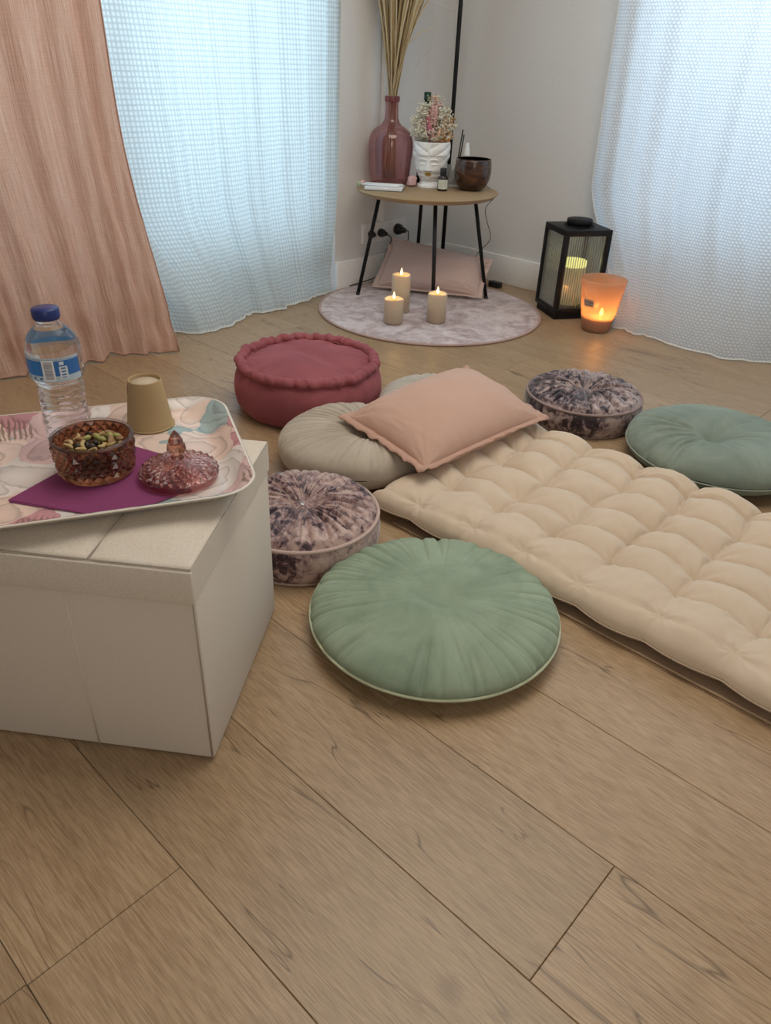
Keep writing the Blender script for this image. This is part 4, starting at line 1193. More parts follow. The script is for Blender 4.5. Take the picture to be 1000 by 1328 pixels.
# dried grass stems in the vase
for k_, c_ in (('straw1', (0.50, 0.39, 0.20)), ('straw2', (0.36, 0.255, 0.12)), ('straw3', (0.20, 0.125, 0.06)), ('straw4', (0.60, 0.50, 0.33))): MAT[k_] = plain(k_.replace('straw', 'dry_straw_'), c_, 0.8, scale=90)
gr = thing('dried_grass', 'tall bundle of dried straw-coloured grass standing in the pink glass vase', 'dried grass', VC + Vector((0, 0, 0.02)))
rg = random.Random(31)
def grass(parent, i, topxy, h, r0, r1, mt, bend=0.0, n=14):
    a = rg.random() * 6.28; b0 = Vector((0.035 * cos(a) * rg.random(), 0.035 * sin(a) * rg.random(), 0.0))
    a = rg.random() * 6.28; nk_ = Vector((0.016 * cos(a) * rg.random() ** .5, 0.016 * sin(a) * rg.random() ** .5, 0.315))
    nk_ += Vector((topxy[0], topxy[1], 0)) * 0.04
    if Vector((nk_.x, nk_.y)).length > 0.0185: nk_.x *= 0.7; nk_.y *= 0.7
    pts, rr = [], []
    for q in range(n + 1):
        f = q / n
        if f < 0.25: p = b0.lerp(nk_, f / 0.25)
        else:
            g = (f - 0.25) / 0.75
            T = Vector((topxy[0], topxy[1], h))
            p = nk_.lerp(T, g) + Vector((bend * sin(pi * g), 0.0, 0)) - Vector((topxy[0], topxy[1], 0)) * 0.10 * sin(pi * g)
        pts.append(p); rr.append(r0 + (r1 - r0) * smoothstep(0.3, 0.75, f) if f < 0.85 else r1 * (1 - 0.6 * (f - 0.85) / 0.15))
    return tube('stem', pts, rr, m(mt), parent, 5)
for i in range(110):
    a = rg.random() * 6.28; q = sqrt(rg.random())
    tx, ty = 0.185 * q * cos(a) + 0.022, 0.11 * q * sin(a)
    if tx * Uv.x + ty * Uv.y < -0.115: continue
    mt = rg.choice(['straw1', 'straw1', 'straw2', 'straw2', 'straw4']) if q > 0.45 else rg.choice(['straw2', 'straw3', 'straw3', 'straw1'])
    grass(gr, i, (tx, ty), rg.uniform(0.85, 1.05), 0.0013, rg.uniform(0.003, 0.0058), mt, rg.uniform(-0.008, 0.008))
for tx, ty, h_, bn in ((0.235, -0.03, 0.86, -0.03), (0.26, -0.02, 0.90, -0.035), (0.22, 0.02, 0.93, -0.02), (0.28, 0.0, 0.85, -0.03)):
    grass(gr, 0, (tx, ty), h_, 0.0014, 0.0042, 'straw4', bn, 20)
tube('stem', [(0.002, 0, 0.31), (0.02, -0.01, 0.42), (0.05, -0.01, 0.51), (0.10, -0.01, 0.555), (0.155, -0.01, 0.575), (0.185, -0.01, 0.61)], [0.0013, 0.0016, 0.002, 0.0026, 0.0014, 0.0006], m('straw4'), gr, 5)
for p0, p1 in (((0.12, 0, 0.66), (0.235, 0, 0.63)), ((-0.09, 0, 0.66), (-0.16, 0, 0.80)), ((0.09, 0, 0.43), (0.15, 0, 0.50))):
    tube('stem', [p0, tuple((a + b) / 2 + (0.004 if i == 2 else 0) for i, (a, b) in enumerate(zip(p0, p1))), p1], 0.0006, m('straw2'), gr, 4)

# face planter
MAT['plaster'] = plain('white_plaster', (0.88, 0.88, 0.87), 0.55, bumpy=0.06, scale=150)
MAT['gold'] = plain('gold_paint', (0.62, 0.42, 0.13), 0.3, 0.9)
HC = Vector((0.135, 3.590, Z0))
FA = radians(-101)          # the face looks this way
hp_ = thing('face_planter', 'white plaster planter shaped as a face with gold lips', 'planter', HC, FA)
def head_r(a, z):
    """radius of the head; a = 0 is straight ahead"""
    base = [(0.0, 0.056), (0.008, 0.055), (0.014, 0.047), (0.024, 0.0425), (0.034, 0.047), (0.05, 0.060), (0.075, 0.070), (0.10, 0.0745), (0.13, 0.0755), (0.155, 0.0755), (0.180, 0.0755)]
    for i in range(len(base) - 1):
        if base[i][0] <= z <= base[i + 1][0]:
            f = (z - base[i][0]) / (base[i + 1][0] - base[i][0]); f = f * f * (3 - 2 * f); r = base[i][1] * (1 - f) + base[i + 1][1] * f; break
    else: r = base[-1][1]
    r *= 1 - 0.10 * (sin(a) ** 2) * smoothstep(0.03, 0.06, z) * smoothstep(0.13, 0.10, z)
    x = r * sin(a); front = smoothstep(0.1, 0.5, cos(a))
    G = lambda cx, cz, sx, sz: exp(-((x - cx) / sx) ** 2 - ((z - cz) / sz) ** 2)
    f = 0
    f += 0.010 * G(0, 0.037, 0.016, 0.010)                                  # chin
    f += 0.0035 * G(0, 0.0490, 0.012, 0.0040) * 0                        
    f += 0.0062 * G(0, 0.0535, 0.0125, 0.0036) + 0.0050 * G(0.0055, 0.0610, 0.006, 0.0030) + 0.0050 * G(-0.0055, 0.0610, 0.006, 0.0030) - 0.004 * G(0, 0.0573, 0.013, 0.0013)
    nosew = 0.0055 + 0.0045 * smoothstep(0.10, 0.072, z)
    nh = 0.015 * smoothstep(0.1135, 0.076, z) * smoothstep(0.0665, 0.0725, z)
    f += nh * exp(-(x / nosew) ** 2) + 0.006 * G(0.0095, 0.0735, 0.0042, 0.0045) + 0.006 * G(-0.0095, 0.0735, 0.0042, 0.0045)
    for sg in (-1, 1):
        f -= 0.0085 * G(sg * 0.025, 0.1000, 0.0145, 0.0095)                  # eye socket
        f += 0.0088 * G(sg * 0.0255, 0.0965, 0.0098, 0.0046)               # eyeball, lids
        f -= 0.0022 * G(sg * 0.0255, 0.0925, 0.011, 0.0011)
        f += 0.0022 * G(sg * 0.0255, 0.1020, 0.0115, 0.0012)
        bz = 0.1115 + 0.0045 * (1 - ((abs(x) - 0.024) / 0.018) ** 2)
        if x * sg > 0.005 and abs(x) < 0.046: f += 0.0035 * exp(-((z - bz) / 0.0022) ** 2) * smoothstep(0.046, 0.036, abs(x))
        f += 0.0035 * G(sg * 0.033, 0.074, 0.014, 0.016)                     # cheek
    r += f * front
    # headband and hair: swept ridges over the brow and down the sides
    t = smoothstep(0.128, 0.132, z - 0.010 * cos(a) ** 2 * 0)
    side = smoothstep(0.72, 0.45, cos(a)) * smoothstep(0.045, 0.07, z)
    cover = max(t, side)
    sweep = abs(a) * 1.0 + (0.180 - z) * 26
    ridg = abs(sin(sweep * 3.1 + (1.1 if a > 0 else 0))) ** 0.7
    r += cover * (0.0015 + 0.0048 * ridg * (1 if abs(a) > 0.12 else abs(a) / 0.12))
    if z < 0.013: r += 0.0016 * abs(sin(a * 22))
    return r
def head():
    nA, nZ = 300, 150; H_ = 0.180; verts, faces = [], []
    for j in range(nZ + 1):
        z = H_ * j / nZ
        for i in range(nA):
            a = -pi + 2 * pi * i / nA; r = head_r(a, z); verts.append((r * cos(a), r * sin(a), z))
    for j in range(nZ):
        for i in range(nA): a, b = j * nA + i, j * nA + (i + 1) % nA; faces.append((a, b, b + nA, a + nA))
    prev = nZ * nA
    for r, z in ((0.070, 0.182), (0.066, 0.180), (0.064, 0.165), (0.001, 0.164)):
        s = len(verts)
        for i in range(nA): a = -pi + 2 * pi * i / nA; verts.append((r * cos(a), r * sin(a), z))
        for i in range(nA): k2 = (i + 1) % nA; faces.append((prev + i, prev + k2, s + k2, s + i))
        prev = s
    faces.append(tuple(reversed(range(nA))))
    mesh('head', verts, faces, m('plaster'), hp_)
    verts, faces = [], []; n, mm = 30, 18
    for j in range(mm + 1):
        for i in range(n + 1):
            x = -0.0165 + 0.033 * i / n; g = sqrt(max(0, 1 - (x / 0.0166) ** 2))
            top = 0.0575 + 0.0080 * g - 0.0016 * exp(-(x / 0.0025) ** 2); bot = 0.0575 - 0.0085 * g
            z = bot + (top - bot) * j / mm; a = math.asin(x / 0.066); r = head_r(a, z) + 0.0006
            verts.append((r * cos(a), r * sin(a), z))
    for j in range(mm):
        for i in range(n): a = j * (n + 1) + i; faces.append((a, a + 1, a + n + 2, a + n + 1))
    mesh('lips', verts, faces, m('gold'), hp_)
head()

# dried bouquet in the planter
for k_, c_ in (('fl_white', (0.72, 0.68, 0.55)), ('fl_pink', (0.66, 0.42, 0.40)), ('fl_rose', (0.50, 0.18, 0.22)), ('fl_green', (0.40, 0.36, 0.19)), ('fl_peach', (0.68, 0.44, 0.30)), ('fl_orange_glow', (0.78, 0.36, 0.07))):
    MAT[k_] = plain('dried_' + k_[3:], c_, 0.85, scale=120)
bq = thing('dried_bouquet', 'bouquet of dried pink, white and straw flowers in the face planter', 'bouquet', HC + Vector((0, 0, 0.166)))
rb = random.Random(77)
def plume(parent, base, tip, w, mt, name='plume'):
    b, t_ = Vector(base), Vector(tip); ax_ = (t_ - b); L = ax_.length; ax_.normalize()
    s0 = ax_.orthogonal().normalized(); s1 = ax_.cross(s0); verts, faces = [], []; n, mm = 22, 9
    for i in range(n + 1):
        f = i / n
        r = w * (sin(pi * min(1, f * 0.95 + 0.03)) ** 0.6)
        for k_ in range(mm):
            a = 2 * pi * k_ / mm; rr = r * (1 + 0.55 * rb.uniform(-0.6, 0.6))
            verts.append(b + ax_ * L * (f + rb.uniform(-0.02, 0.02)) + (s0 * cos(a) + s1 * sin(a)) * rr)
    for i in range(n):
        for k_ in range(mm): a, c = i * mm + k_, i * mm + (k_ + 1) % mm; faces.append((a, c, c + mm, a + mm))
    faces.append(tuple(reversed(range(mm)))); faces.append(tuple(range(n * mm, (n + 1) * mm)))
    return mesh(name, verts, faces, m(mt), parent, False)
def sprig(parent, base, tip, blobs, size, mt, stem='fl_green'):
    """a branching twig with small blossoms, one mesh"""
    b, t_ = Vector(base), Vector(tip); verts, faces = [], []
    def seg(p, q, r):
        d = (q - p)
        if d.length < 1e-6: return
        d.normalize(); s0 = d.orthogonal().normalized(); s1 = d.cross(s0); o = len(verts)
        for P_ in (p, q):
            for k_ in range(3): a = 2.094 * k_; verts.append(P_ + (s0 * cos(a) + s1 * sin(a)) * r)
        for k_ in range(3): k2 = (k_ + 1) % 3; faces.append((o + k_, o + k2, o + 3 + k2, o + 3 + k_))
    def blob(c, r):
        o = len(verts)
        for i in range(6):
            d = (Vector((1, 0, 0)), Vector((-1, 0, 0)), Vector((0, 1, 0)), Vector((0, -1, 0)), Vector((0, 0, 1)), Vector((0, 0, -1)))[i]
            verts.append(c + d * r * rb.uniform(0.6, 1.4))
        for a_, b_, c_ in ((0, 2, 4), (2, 1, 4), (1, 3, 4), (3, 0, 4), (2, 0, 5), (1, 2, 5), (3, 1, 5), (0, 3, 5)): faces.append((o + a_, o + b_, o + c_))
    seg(b, t_, 0.0009)
    for _ in range(blobs):
        f = rb.uniform(0.42, 1.05); p = b.lerp(t_, min(f, 1)); q = p + Vector((rb.uniform(-1, 1), rb.uniform(-1, 1), rb.uniform(-0.3, 1))) * 0.017
        seg(p, q, 0.0005); blob(q, size * rb.uniform(0.7, 1.3))
    return mesh('sprig', verts, faces, m(mt), parent, False)
def flower(parent, c, r, mt):
    c = Vector(c); verts, faces = [], []
    for lay in range(3):
        n = 9 - lay * 2; rr = r * (1 - 0.28 * lay)
        for i in range(n):
            a = 2 * pi * (i + lay * 0.4) / n; d = Vector((cos(a), sin(a), 0.3 + 0.5 * lay)).normalized(); s = Vector((-sin(a), cos(a), 0)); o = len(verts)
            verts += [c, c + d * rr * 0.6 + s * rr * 0.30, c + d * rr + Vector((0, 0, rr * 0.15)), c + d * rr * 0.6 - s * rr * 0.30, c + d * rr * 0.6 + Vector((0, 0, rr * 0.12))]
            faces += [(o, o + 1, o + 4), (o + 1, o + 2, o + 4), (o + 2, o + 3, o + 4), (o + 3, o, o + 4)]
    return mesh('flower_head', verts, faces, m(mt), parent, False)
for x, y, z, w, mt in ((-0.030, -0.02, 0.130, 0.0085, 'fl_rose'), (-0.020, -0.035, 0.095, 0.009, 'fl_rose'), (-0.008, 0.0, 0.165, 0.009, 'fl_pink'), (0.010, -0.01, 0.155, 0.0085, 'fl_pink'), (-0.050, -0.01, 0.105, 0.008, 'fl_pink'),
                       (0.055, -0.02, 0.115, 0.008, 'fl_peach'), (0.060, 0.01, 0.10, 0.008, 'fl_pink'), (0.035, 0.02, 0.14, 0.008, 'fl_green'), (0.022, 0.01, 0.155, 0.007, 'fl_green'), (0.0, -0.04, 0.07, 0.009, 'fl_pink'), (0.028, -0.045, 0.065, 0.008, 'fl_peach')):
    b_ = (x * 0.45, y * 0.5 - 0.004, max(0.0, z - 0.085)); plume(bq, b_, (x, y, z), w * 1.35, mt); tube('stem', [(x * 0.2, y * 0.3, 0.0), b_], 0.0010, m('fl_green'), bq, 4)
for i in range(46):
    a = -1.45 + 2.9 * (i / 45) + rb.uniform(-0.1, 0.1); L = 0.150 - 0.052 * abs(a / 1.45) ** 1.4 + rb.uniform(-0.02, 0.012)
    tip = (sin(a) * L * 0.80, rb.uniform(-0.05, 0.04), 0.015 + cos(a) * L * 1.02)
    mt = 'fl_white' if a < -0.1 or i % 3 == 0 else rb.choice(['fl_peach', 'fl_green', 'fl_white', 'fl_pink'])
    sprig(bq, (rb.uniform(-0.02, 0.02), rb.uniform(-0.02, 0.02), 0.0), tip, 26, 0.0050, mt)
for i in range(6):  # orange sprigs: warm glow on the dried flowers, painted as their colour
    z = (0.022, 0.030, 0.040, 0.034, 0.095, 0.112)[i]; x = (0.068, 0.075, 0.080, 0.060, 0.082, 0.078)[i]
    sprig(bq, (0.03, -0.02, 0.01), (x, -0.03, z), 9, 0.0022, 'fl_orange_glow')
for x, y, z, r in ((-0.032, -0.055, 0.030, 0.017), (0.006, -0.066, 0.022, 0.020), (0.034, -0.055, 0.032, 0.014), (-0.058, -0.030, 0.030, 0.014), (0.012, -0.045, 0.050, 0.013), (-0.012, -0.050, 0.046, 0.012), (0.055, -0.03, 0.034, 0.012)):
    flower(bq, (x, y, z), r * 1.15, 'fl_white')
    tube('stem', [(x * 0.4, y * 0.5, 0.001), (x, y, z)], 0.0009, m('fl_green'), bq, 4)

# small things on the table
MAT['amberbottle'] = plain('brown_bottle_glass', (0.030, 0.013, 0.007), 0.08)
def mat_print(name, base, ink, fy=70, fx=90, thr=0.1):
    t = NT(name); uv = t.coord('UV'); s = t.n('SeparateXYZ'); t.l(uv, s.inputs[0])
    n = t.noise(t.mapping(uv, (26, 1, 1)), 3.0, 2)
    rows = t.math('GREATER_THAN', t.math('SINE', t.math('MULTIPLY', s.outputs[1], fy)), thr)
    ink_m = t.math('MULTIPLY', rows, t.math('GREATER_THAN', n, 0.5))
    inner = t.math('MULTIPLY', t.math('MULTIPLY', t.math('GREATER_THAN', s.outputs[0], 0.15), t.math('LESS_THAN', s.outputs[0], 0.85)), t.math('MULTIPLY', t.math('GREATER_THAN', s.outputs[1], 0.12), t.math('LESS_THAN', s.outputs[1], 0.88)))
    return t.done(t.pbsdf(t.mix(t.math('MULTIPLY', ink_m, inner), base, ink), 0.5))
ob = thing('essential_oil_bottle', 'small brown glass dropper bottle with black cap in front of the face planter', 'bottle', (0.187, 3.480, Z0))
lathe('body', [(0.0005, 0.0), (0.0205, 0.0), (0.0220, 0.003), (0.0220, 0.048), (0.0195, 0.056), (0.0110, 0.061), (0.0105, 0.068)], m('amberbottle'), ob, 32)
lathe('cap', [(0.0130, 0.062), (0.0135, 0.064), (0.0135, 0.088), (0.0125, 0.090), (0.0005, 0.090)], m('blackplastic'), ob, 32)
cyl_patch('label', lambda z: 0.0220, radians(-150), radians(-20), 0.009, 0.046, MAT.setdefault('oillabel', mat_print('cream_label', (0.66, 0.66, 0.56), (0.25, 0.27, 0.16), 60)), ob, 0.0004, 20, 2)
def mat_darkwood():
    t = NT('turned_walnut'); v = t.coord()
    f = t.noise(t.mapping(v, (5, 5, 16)), 1.5, 5, 0.6, 1.6)
    c = t.ramp(f, [(0.35, (0.022, 0.009, 0.006)), (0.54, (0.075, 0.030, 0.015)), (0.70, (0.16, 0.07, 0.032))])
    return t.done(t.pbsdf(c, 0.25, 0, None, Coat_Weight=0.3))
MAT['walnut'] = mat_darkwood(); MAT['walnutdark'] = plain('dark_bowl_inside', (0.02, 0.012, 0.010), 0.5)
wd = thing('wooden_bowl', 'dark turned walnut bowl lamp near the table edge', 'bowl', (0.318, 3.535, Z0))
lathe('bowl_body', [(0.0005, 0.0), (0.040, 0.0), (0.050, 0.004), (0.066, 0.022), (0.0765, 0.048), (0.0800, 0.075), (0.0790, 0.098), (0.0765, 0.118), (0.0740, 0.126)], m('walnut'), wd, 64)
lathe('bowl_inside', [(0.0740, 0.126), (0.0700, 0.1265), (0.0690, 0.118), (0.071, 0.08), (0.055, 0.03), (0.0005, 0.02)], m('walnutdark'), wd, 64)
MAT['alu'] = plain('brushed_aluminium', (0.55, 0.56, 0.58), 0.3, 0.85); MAT['whiteplastic'] = plain('white_plastic', (0.80, 0.80, 0.80), 0.4)
sp = thing('spray_bottle', 'silver spray bottle with white nozzle behind the wooden bowl', 'bottle', (0.296, 3.690, Z0))
lathe('body', [(0.0005, 0.0), (0.0225, 0.0), (0.0250, 0.003), (0.0250, 0.085), (0.0225, 0.098), (0.0140, 0.108), (0.0135, 0.112)], m('alu'), sp, 36)
lathe('nozzle', [(0.0155, 0.108), (0.0158, 0.128), (0.0130, 0.132), (0.0125, 0.150), (0.0095, 0.152), (0.0092, 0.172), (0.0005, 0.173)], m('whiteplastic'), sp, 28)
cyl_patch('label', lambda z: 0.0250, radians(-140), radians(-40), 0.03, 0.075, MAT.setdefault('spraylabel', mat_print('silver_label', (0.50, 0.50, 0.52), (0.15, 0.15, 0.16), 40)), sp, 0.0004, 16, 2)
MAT['tumbler'] = thin_glass('tumbler_glass', (0.93, 0.95, 0.95), 0.6, 0.05, (0.8, 0.82, 0.84), 0.12)
gt = tag(lathe('glass_tumbler', [(0.0005, 0.0), (0.026, 0.0), (0.028, 0.004), (0.029, 0.085), (0.027, 0.086), (0.0255, 0.008), (0.0005, 0.007)], m('tumbler'), None, 36, loc=(0.238, 3.640, Z0)), 'clear glass tumbler between the face planter and the wooden bowl', 'glass')
MAT['greenglass'] = plain('dark_green_glass', (0.008, 0.045, 0.028), 0.15)
gb = thing('green_bottle', 'tall dark green bottle showing its cap behind the dried bouquet', 'bottle', (0.108, 3.720, Z0))
lathe('body', [(0.0005, 0.0), (0.030, 0.0), (0.032, 0.004), (0.032, 0.20), (0.028, 0.225), (0.012, 0.25), (0.0115, 0.34)], m('greenglass'), gb, 36)
lathe('cap', [(0.0155, 0.332), (0.0160, 0.335), (0.0160, 0.362), (0.0005, 0.363)], m('greenglass'), gb, 28)
def crystal(name, loc, sx, sy, sz, mat, label, seed):
    rc = random.Random(seed); bm = bmesh.new(); bmesh.ops.create_icosphere(bm, subdivisions=1, radius=1)
    for v in bm.verts:
        k_ = rc.uniform(0.8, 1.15); v.co = Vector((v.co.x * sx * k_, v.co.y * sy * k_, max(v.co.z, -0.75) * sz * k_))
    zmin = min(v.co.z for v in bm.verts)
    for v in bm.verts: v.co.z -= zmin
    return tag(from_bm(name, bm, mat, None, False, loc=loc), label, 'crystal')
MAT['quartz'] = plain('rose_quartz', (0.66, 0.42, 0.42), 0.25, Transmission_Weight=0.2) if False else plain('rose_quartz', (0.66, 0.42, 0.42), 0.2)
crystal('rose_quartz', (0.055, 3.560, Z0), 0.022, 0.02, 0.030, m('quartz'), 'pink rose quartz lump between the vase and the face planter', 5)
# incense sticks
inc = thing('incense_holder', 'two slim black incense sticks standing beside the lamp pole', 'incense', (0.262, 3.745, Z0))
lathe('holder', [(0.0005, 0.0), (0.014, 0.0), (0.014, 0.02), (0.004, 0.024), (0.0005, 0.024)], m('blackplastic'), inc, 20)
tube('stick', [(0, 0, 0.02), (0.004, 0, 0.12), (0.014, 0, 0.22)], 0.0028, m('black'), inc, 6)
tube('stick', [(0, 0, 0.02), (0.010, 0, 0.10), (0.021, 0, 0.20)], 0.0028, m('black'), inc, 6)
# notebook and pens
MAT['paper'] = plain('white_paper', (0.80, 0.81, 0.83), 0.6); MAT['teal'] = plain('dark_teal_cover', (0.04, 0.075, 0.085), 0.5)
nb = thing('notebook', 'white notebook with dark teal cover at the table edge', 'notebook', (-0.063, 3.445, Z0), radians(-6))
box('cover', (-0.082, -0.052, 0.0), (0.082, 0.052, 0.0022), m('teal'), nb, 0.0008)
box('pages', (-0.080, -0.050, 0.0024), (0.080, 0.050, 0.013), m('paper'), nb, 0.0008)
MAT['pinkpom'] = fabric('pink_pompom', (0.72, 0.46, 0.45), 200); MAT['greenpom'] = fabric('green_pompom', (0.42, 0.48, 0.32), 200)
def pen(loc, rz, mt, label):
    t = thing('pen', label, 'pen', loc, rz)
    tube('barrel', [(-0.085, 0, 0), (0.078, 0, 0), (0.083, 0, 0)], [0.0045, 0.0045, 0.003], m('whiteplastic'), t, 10)
    tube('tip', [(0.083, 0, 0), (0.090, 0, 0)], [0.0028, 0.0008], m('alu'), t, 8)
    bm = bmesh.new(); bmesh.ops.create_icosphere(bm, subdivisions=2, radius=0.011)
    for v in bm.verts: v.co *= 1 + 0.14 * nz(v.co.x * 200, v.co.y * 200, v.co.z * 200)
    from_bm('pompom', bm, m(mt), t, True, loc=(-0.093, 0, 0.001))
pen((-0.066, 3.470, Z0 + 0.0178), radians(-7), 'pinkpom', 'white pen with a pink pompom end lying on the notebook')
pen((-0.080, 3.430, Z0 + 0.0178), radians(-9), 'greenpom', 'white pen with a green pompom end lying on the notebook')

# floor lamp in the corner
LP = Vector((0.235, 3.925, 0))
fl = thing('floor_lamp', 'slim black floor lamp pole standing in the corner behind the side table', 'lamp', LP)
lathe('base', [(0.0005, 0.0), (0.110, 0.0), (0.112, 0.004), (0.108, 0.012), (0.012, 0.016), (0.010, 0.03)], m('black'), fl, 48)
tube('pole', [(0, 0, 0.02), (0, 0, 0.9), (0, 0, 1.72)], 0.0095, m('black'), fl, 14)
lathe('lamp_shade', [(0.14, 1.66), (0.15, 1.665), (0.10, 1.86), (0.095, 1.86), (0.13, 1.67)], MAT.setdefault('shade', fabric('lamp_shade_cloth', (0.72, 0.68, 0.6), 300)), fl, 48, close=True)

# wall sockets with plugs
sb = thing('socket_box', 'white surface-mounted triple power socket above the baseboard', 'socket', WL(0.44, 0.0, 0.0), ANG)
BX = 0.045
box('casing', (0.0, -0.15, 0.195), (BX, 0.15, 0.285), m('trim'), sb, 0.004)
for y in (-0.10, 0.0, 0.10):
    box('face_plate', (BX, y - 0.044, 0.199), (BX + 0.003, y + 0.044, 0.281), m('whiteplastic'), sb, 0.001)
def plug(y, z, L, label, s=1.0):
    t = thing('plugged_lead', label, 'power lead', WL(0.44, BX + 0.003, 0.0) + Vv * y + Zv * z, ANG)
    lathe('plug_body', [(0.0005, 0.0), (0.019 * s, 0.0), (0.020 * s, 0.004), (0.018 * s, 0.022), (0.012 * s, 0.028), (0.008 * s, L), (0.0005, L)], m('blackplastic'), t, 24, rot=(0, pi / 2, 0))
    return t
def cord(name, pts, parent, r=0.0028):
    inv = (Matrix.Translation(parent.location) @ parent.rotation_euler.to_matrix().to_4x4()).inverted()
    P_ = [inv @ lerp_poly([Vector(p) for p in pts], i / 60) for i in range(61)]
    return tube(name, P_, r, m('blackplastic'), parent, 7)
p1 = plug(-0.035, 0.236, 0.045, 'small black plug in the middle of the socket box, its cord dropping to the floor')
p2 = plug(0.085, 0.240, 0.055, 'large black plug with a cord at the corner end of the white socket box', 1.35)
p3 = plug(-0.105, 0.238, 0.035, 'black plug nearest the curtain end of the white socket box', 0.8)
e1 = WL(0.44, BX + 0.048, 0.236) + Vv * (-0.035)
e2 = WL(0.44, BX + 0.060, 0.240) + Vv * 0.085
cord('cord', [e1, e1 + Uv * 0.03 - Zv * 0.02, WL(0.50, 0.11, 0.15), WL(0.54, 0.11, 0.06), WL(0.62, 0.06, 0.022), WL(0.70, 0.04, 0.012)], p1)
cord('cord', [e2, e2 + Uv * 0.02 - Zv * 0.01, WL(0.36, 0.12, 0.12), WL(0.34, 0.10, 0.03), WL(0.25, 0.12, 0.006), WL(0.15, 0.12, 0.006)], p2)
cord('cord', [(0.375, 3.590, Z0 + 0.012), (0.398, 3.600, Z0 + 0.006), (0.440, 3.650, TH - 0.035), (0.405, 3.668, TH - 0.09), (0.415, 3.69, 0.33), (0.445, 3.71, 0.24), (0.395, 3.72, 0.17), (0.36, 3.74, 0.08), (0.43, 3.76, 0.012), (0.470, 3.77, 0.012)], wd, 0.0016)
ad = tag(box('power_adapter', (-0.032, -0.018, 0.0), (0.032, 0.018, 0.028), m('blackplastic'), None, 0.004, loc=(0.500, 3.765, 0.0), rot=(0, 0, ANG)), 'black power adapter lying on the floor by the baseboard', 'adapter')

# ================================================================ CANDLES
MAT['wax'] = plain('taupe_wax', (0.56, 0.45, 0.325), 0.6, Subsurface_Weight=0.15) 
MAT['waxtop'] = emit('lit_wax', (1.0, 0.55, 0.12), 0.9)
MAT['flame'] = emit('led_flame', (1.0, 0.72, 0.30), 4.0)
def point(name, loc, e, col, r, parent=None):
    l = bpy.data.lights.new(name, 'POINT'); l.energy = e; l.color = col; l.shadow_soft_size = r
    o = bpy.data.objects.new(name, l); COL.objects.link(o); o.location = loc
    if parent is not None: o.parent = parent
    return o
def candle(x, y, h, label, zb=0.0118):
    t = thing('pillar_candle', label, 'candle', (x, y, zb), 0, 'led candles on the round rug')
    R = 0.0405
    wx = lathe('wax_body', [(0.0005, 0.0), (R - 0.003, 0.0), (R, 0.002), (R, h - 0.003), (R - 0.002, h), (R - 0.005, h - 0.001), (R - 0.009, h - 0.006), (0.012, h - 0.009), (0.0005, h - 0.009)], m('wax'), t, 48, mod=lambda r, z, a, j: (r, z + (0.0015 * sin(a * 2 + h * 40) if z > h - 0.004 else 0)))
    lathe('lit_wax', [(0.020, h - 0.0080), (0.004, h - 0.0078)], m('waxtop'), wx, 24)
    lathe('flame', [(0.0005, 0.0), (0.003, 0.003), (0.0052, 0.009), (0.0048, 0.015), (0.0025, 0.023), (0.0006, 0.030)], m('flame'), wx, 16, loc=(0, 0, h - 0.003))
    point('candle_glow', (0, 0, h + 0.014), 0.13, (1.0, 0.62, 0.22), 0.008, t)
candle(-0.002, 3.080, 0.100, 'short taupe pillar candle with lit flame, nearest the raspberry pouf')
candle(0.180, 3.120, 0.118, 'medium taupe pillar candle with lit flame, standing apart before the centre leg')
candle(0.026, 3.245, 0.158, 'tallest taupe pillar candle with lit flame, behind the short one')

# lantern
LA = radians(15)
ln = thing('lantern', 'black square lantern with fluted glass panes beside the curtain', 'lantern', (0.700, 3.240, 0), LA)
WX, WY, LH = 0.215, 0.205, 0.375
box('base', (0.008, 0.008, 0.0), (WX - 0.008, WY - 0.008, 0.028), m('black'), ln, 0.002)
box('base_plate', (0, 0, 0.028), (WX, WY, 0.048), m('black'), ln, 0.002)
box('top_plate', (0, 0, LH - 0.024), (WX, WY, LH), m('black'), ln, 0.002)
pw = 0.020
for x, y in ((0, 0), (WX - pw, 0), (0, WY - pw), (WX - pw, WY - pw)): box('post', (x, y, 0.048), (x + pw, y + pw, LH - 0.024), m('black'), ln, 0.001)
lathe('lid_cap', [(0.0005, LH + 0.0), (0.050, LH + 0.0), (0.050, LH + 0.006), (0.054, LH + 0.008), (0.054, LH + 0.026), (0.052, LH + 0.029), (0.0005, LH + 0.029)], m('black'), ln, 56, loc=(WX / 2, WY / 2, 0))
tube('lid_ring', [(WX / 2 + 0.062 * cos(a), WY / 2 + 0.062 * sin(a), LH + 0.0025) for a in [2 * pi * i / 50 for i in range(50)]], 0.0022, m('black'), ln, 6, closed=True)
MAT['flute'] = thin_glass('lantern_glass', (0.93, 0.94, 0.92), 0.6, 0.06, (0.7, 0.72, 0.66), 0.05)
MAT['rib'] = thin_glass('fluted_glass_rib', (0.62, 0.63, 0.60), 0.9, 0.18, (0.50, 0.51, 0.46), 0.32)
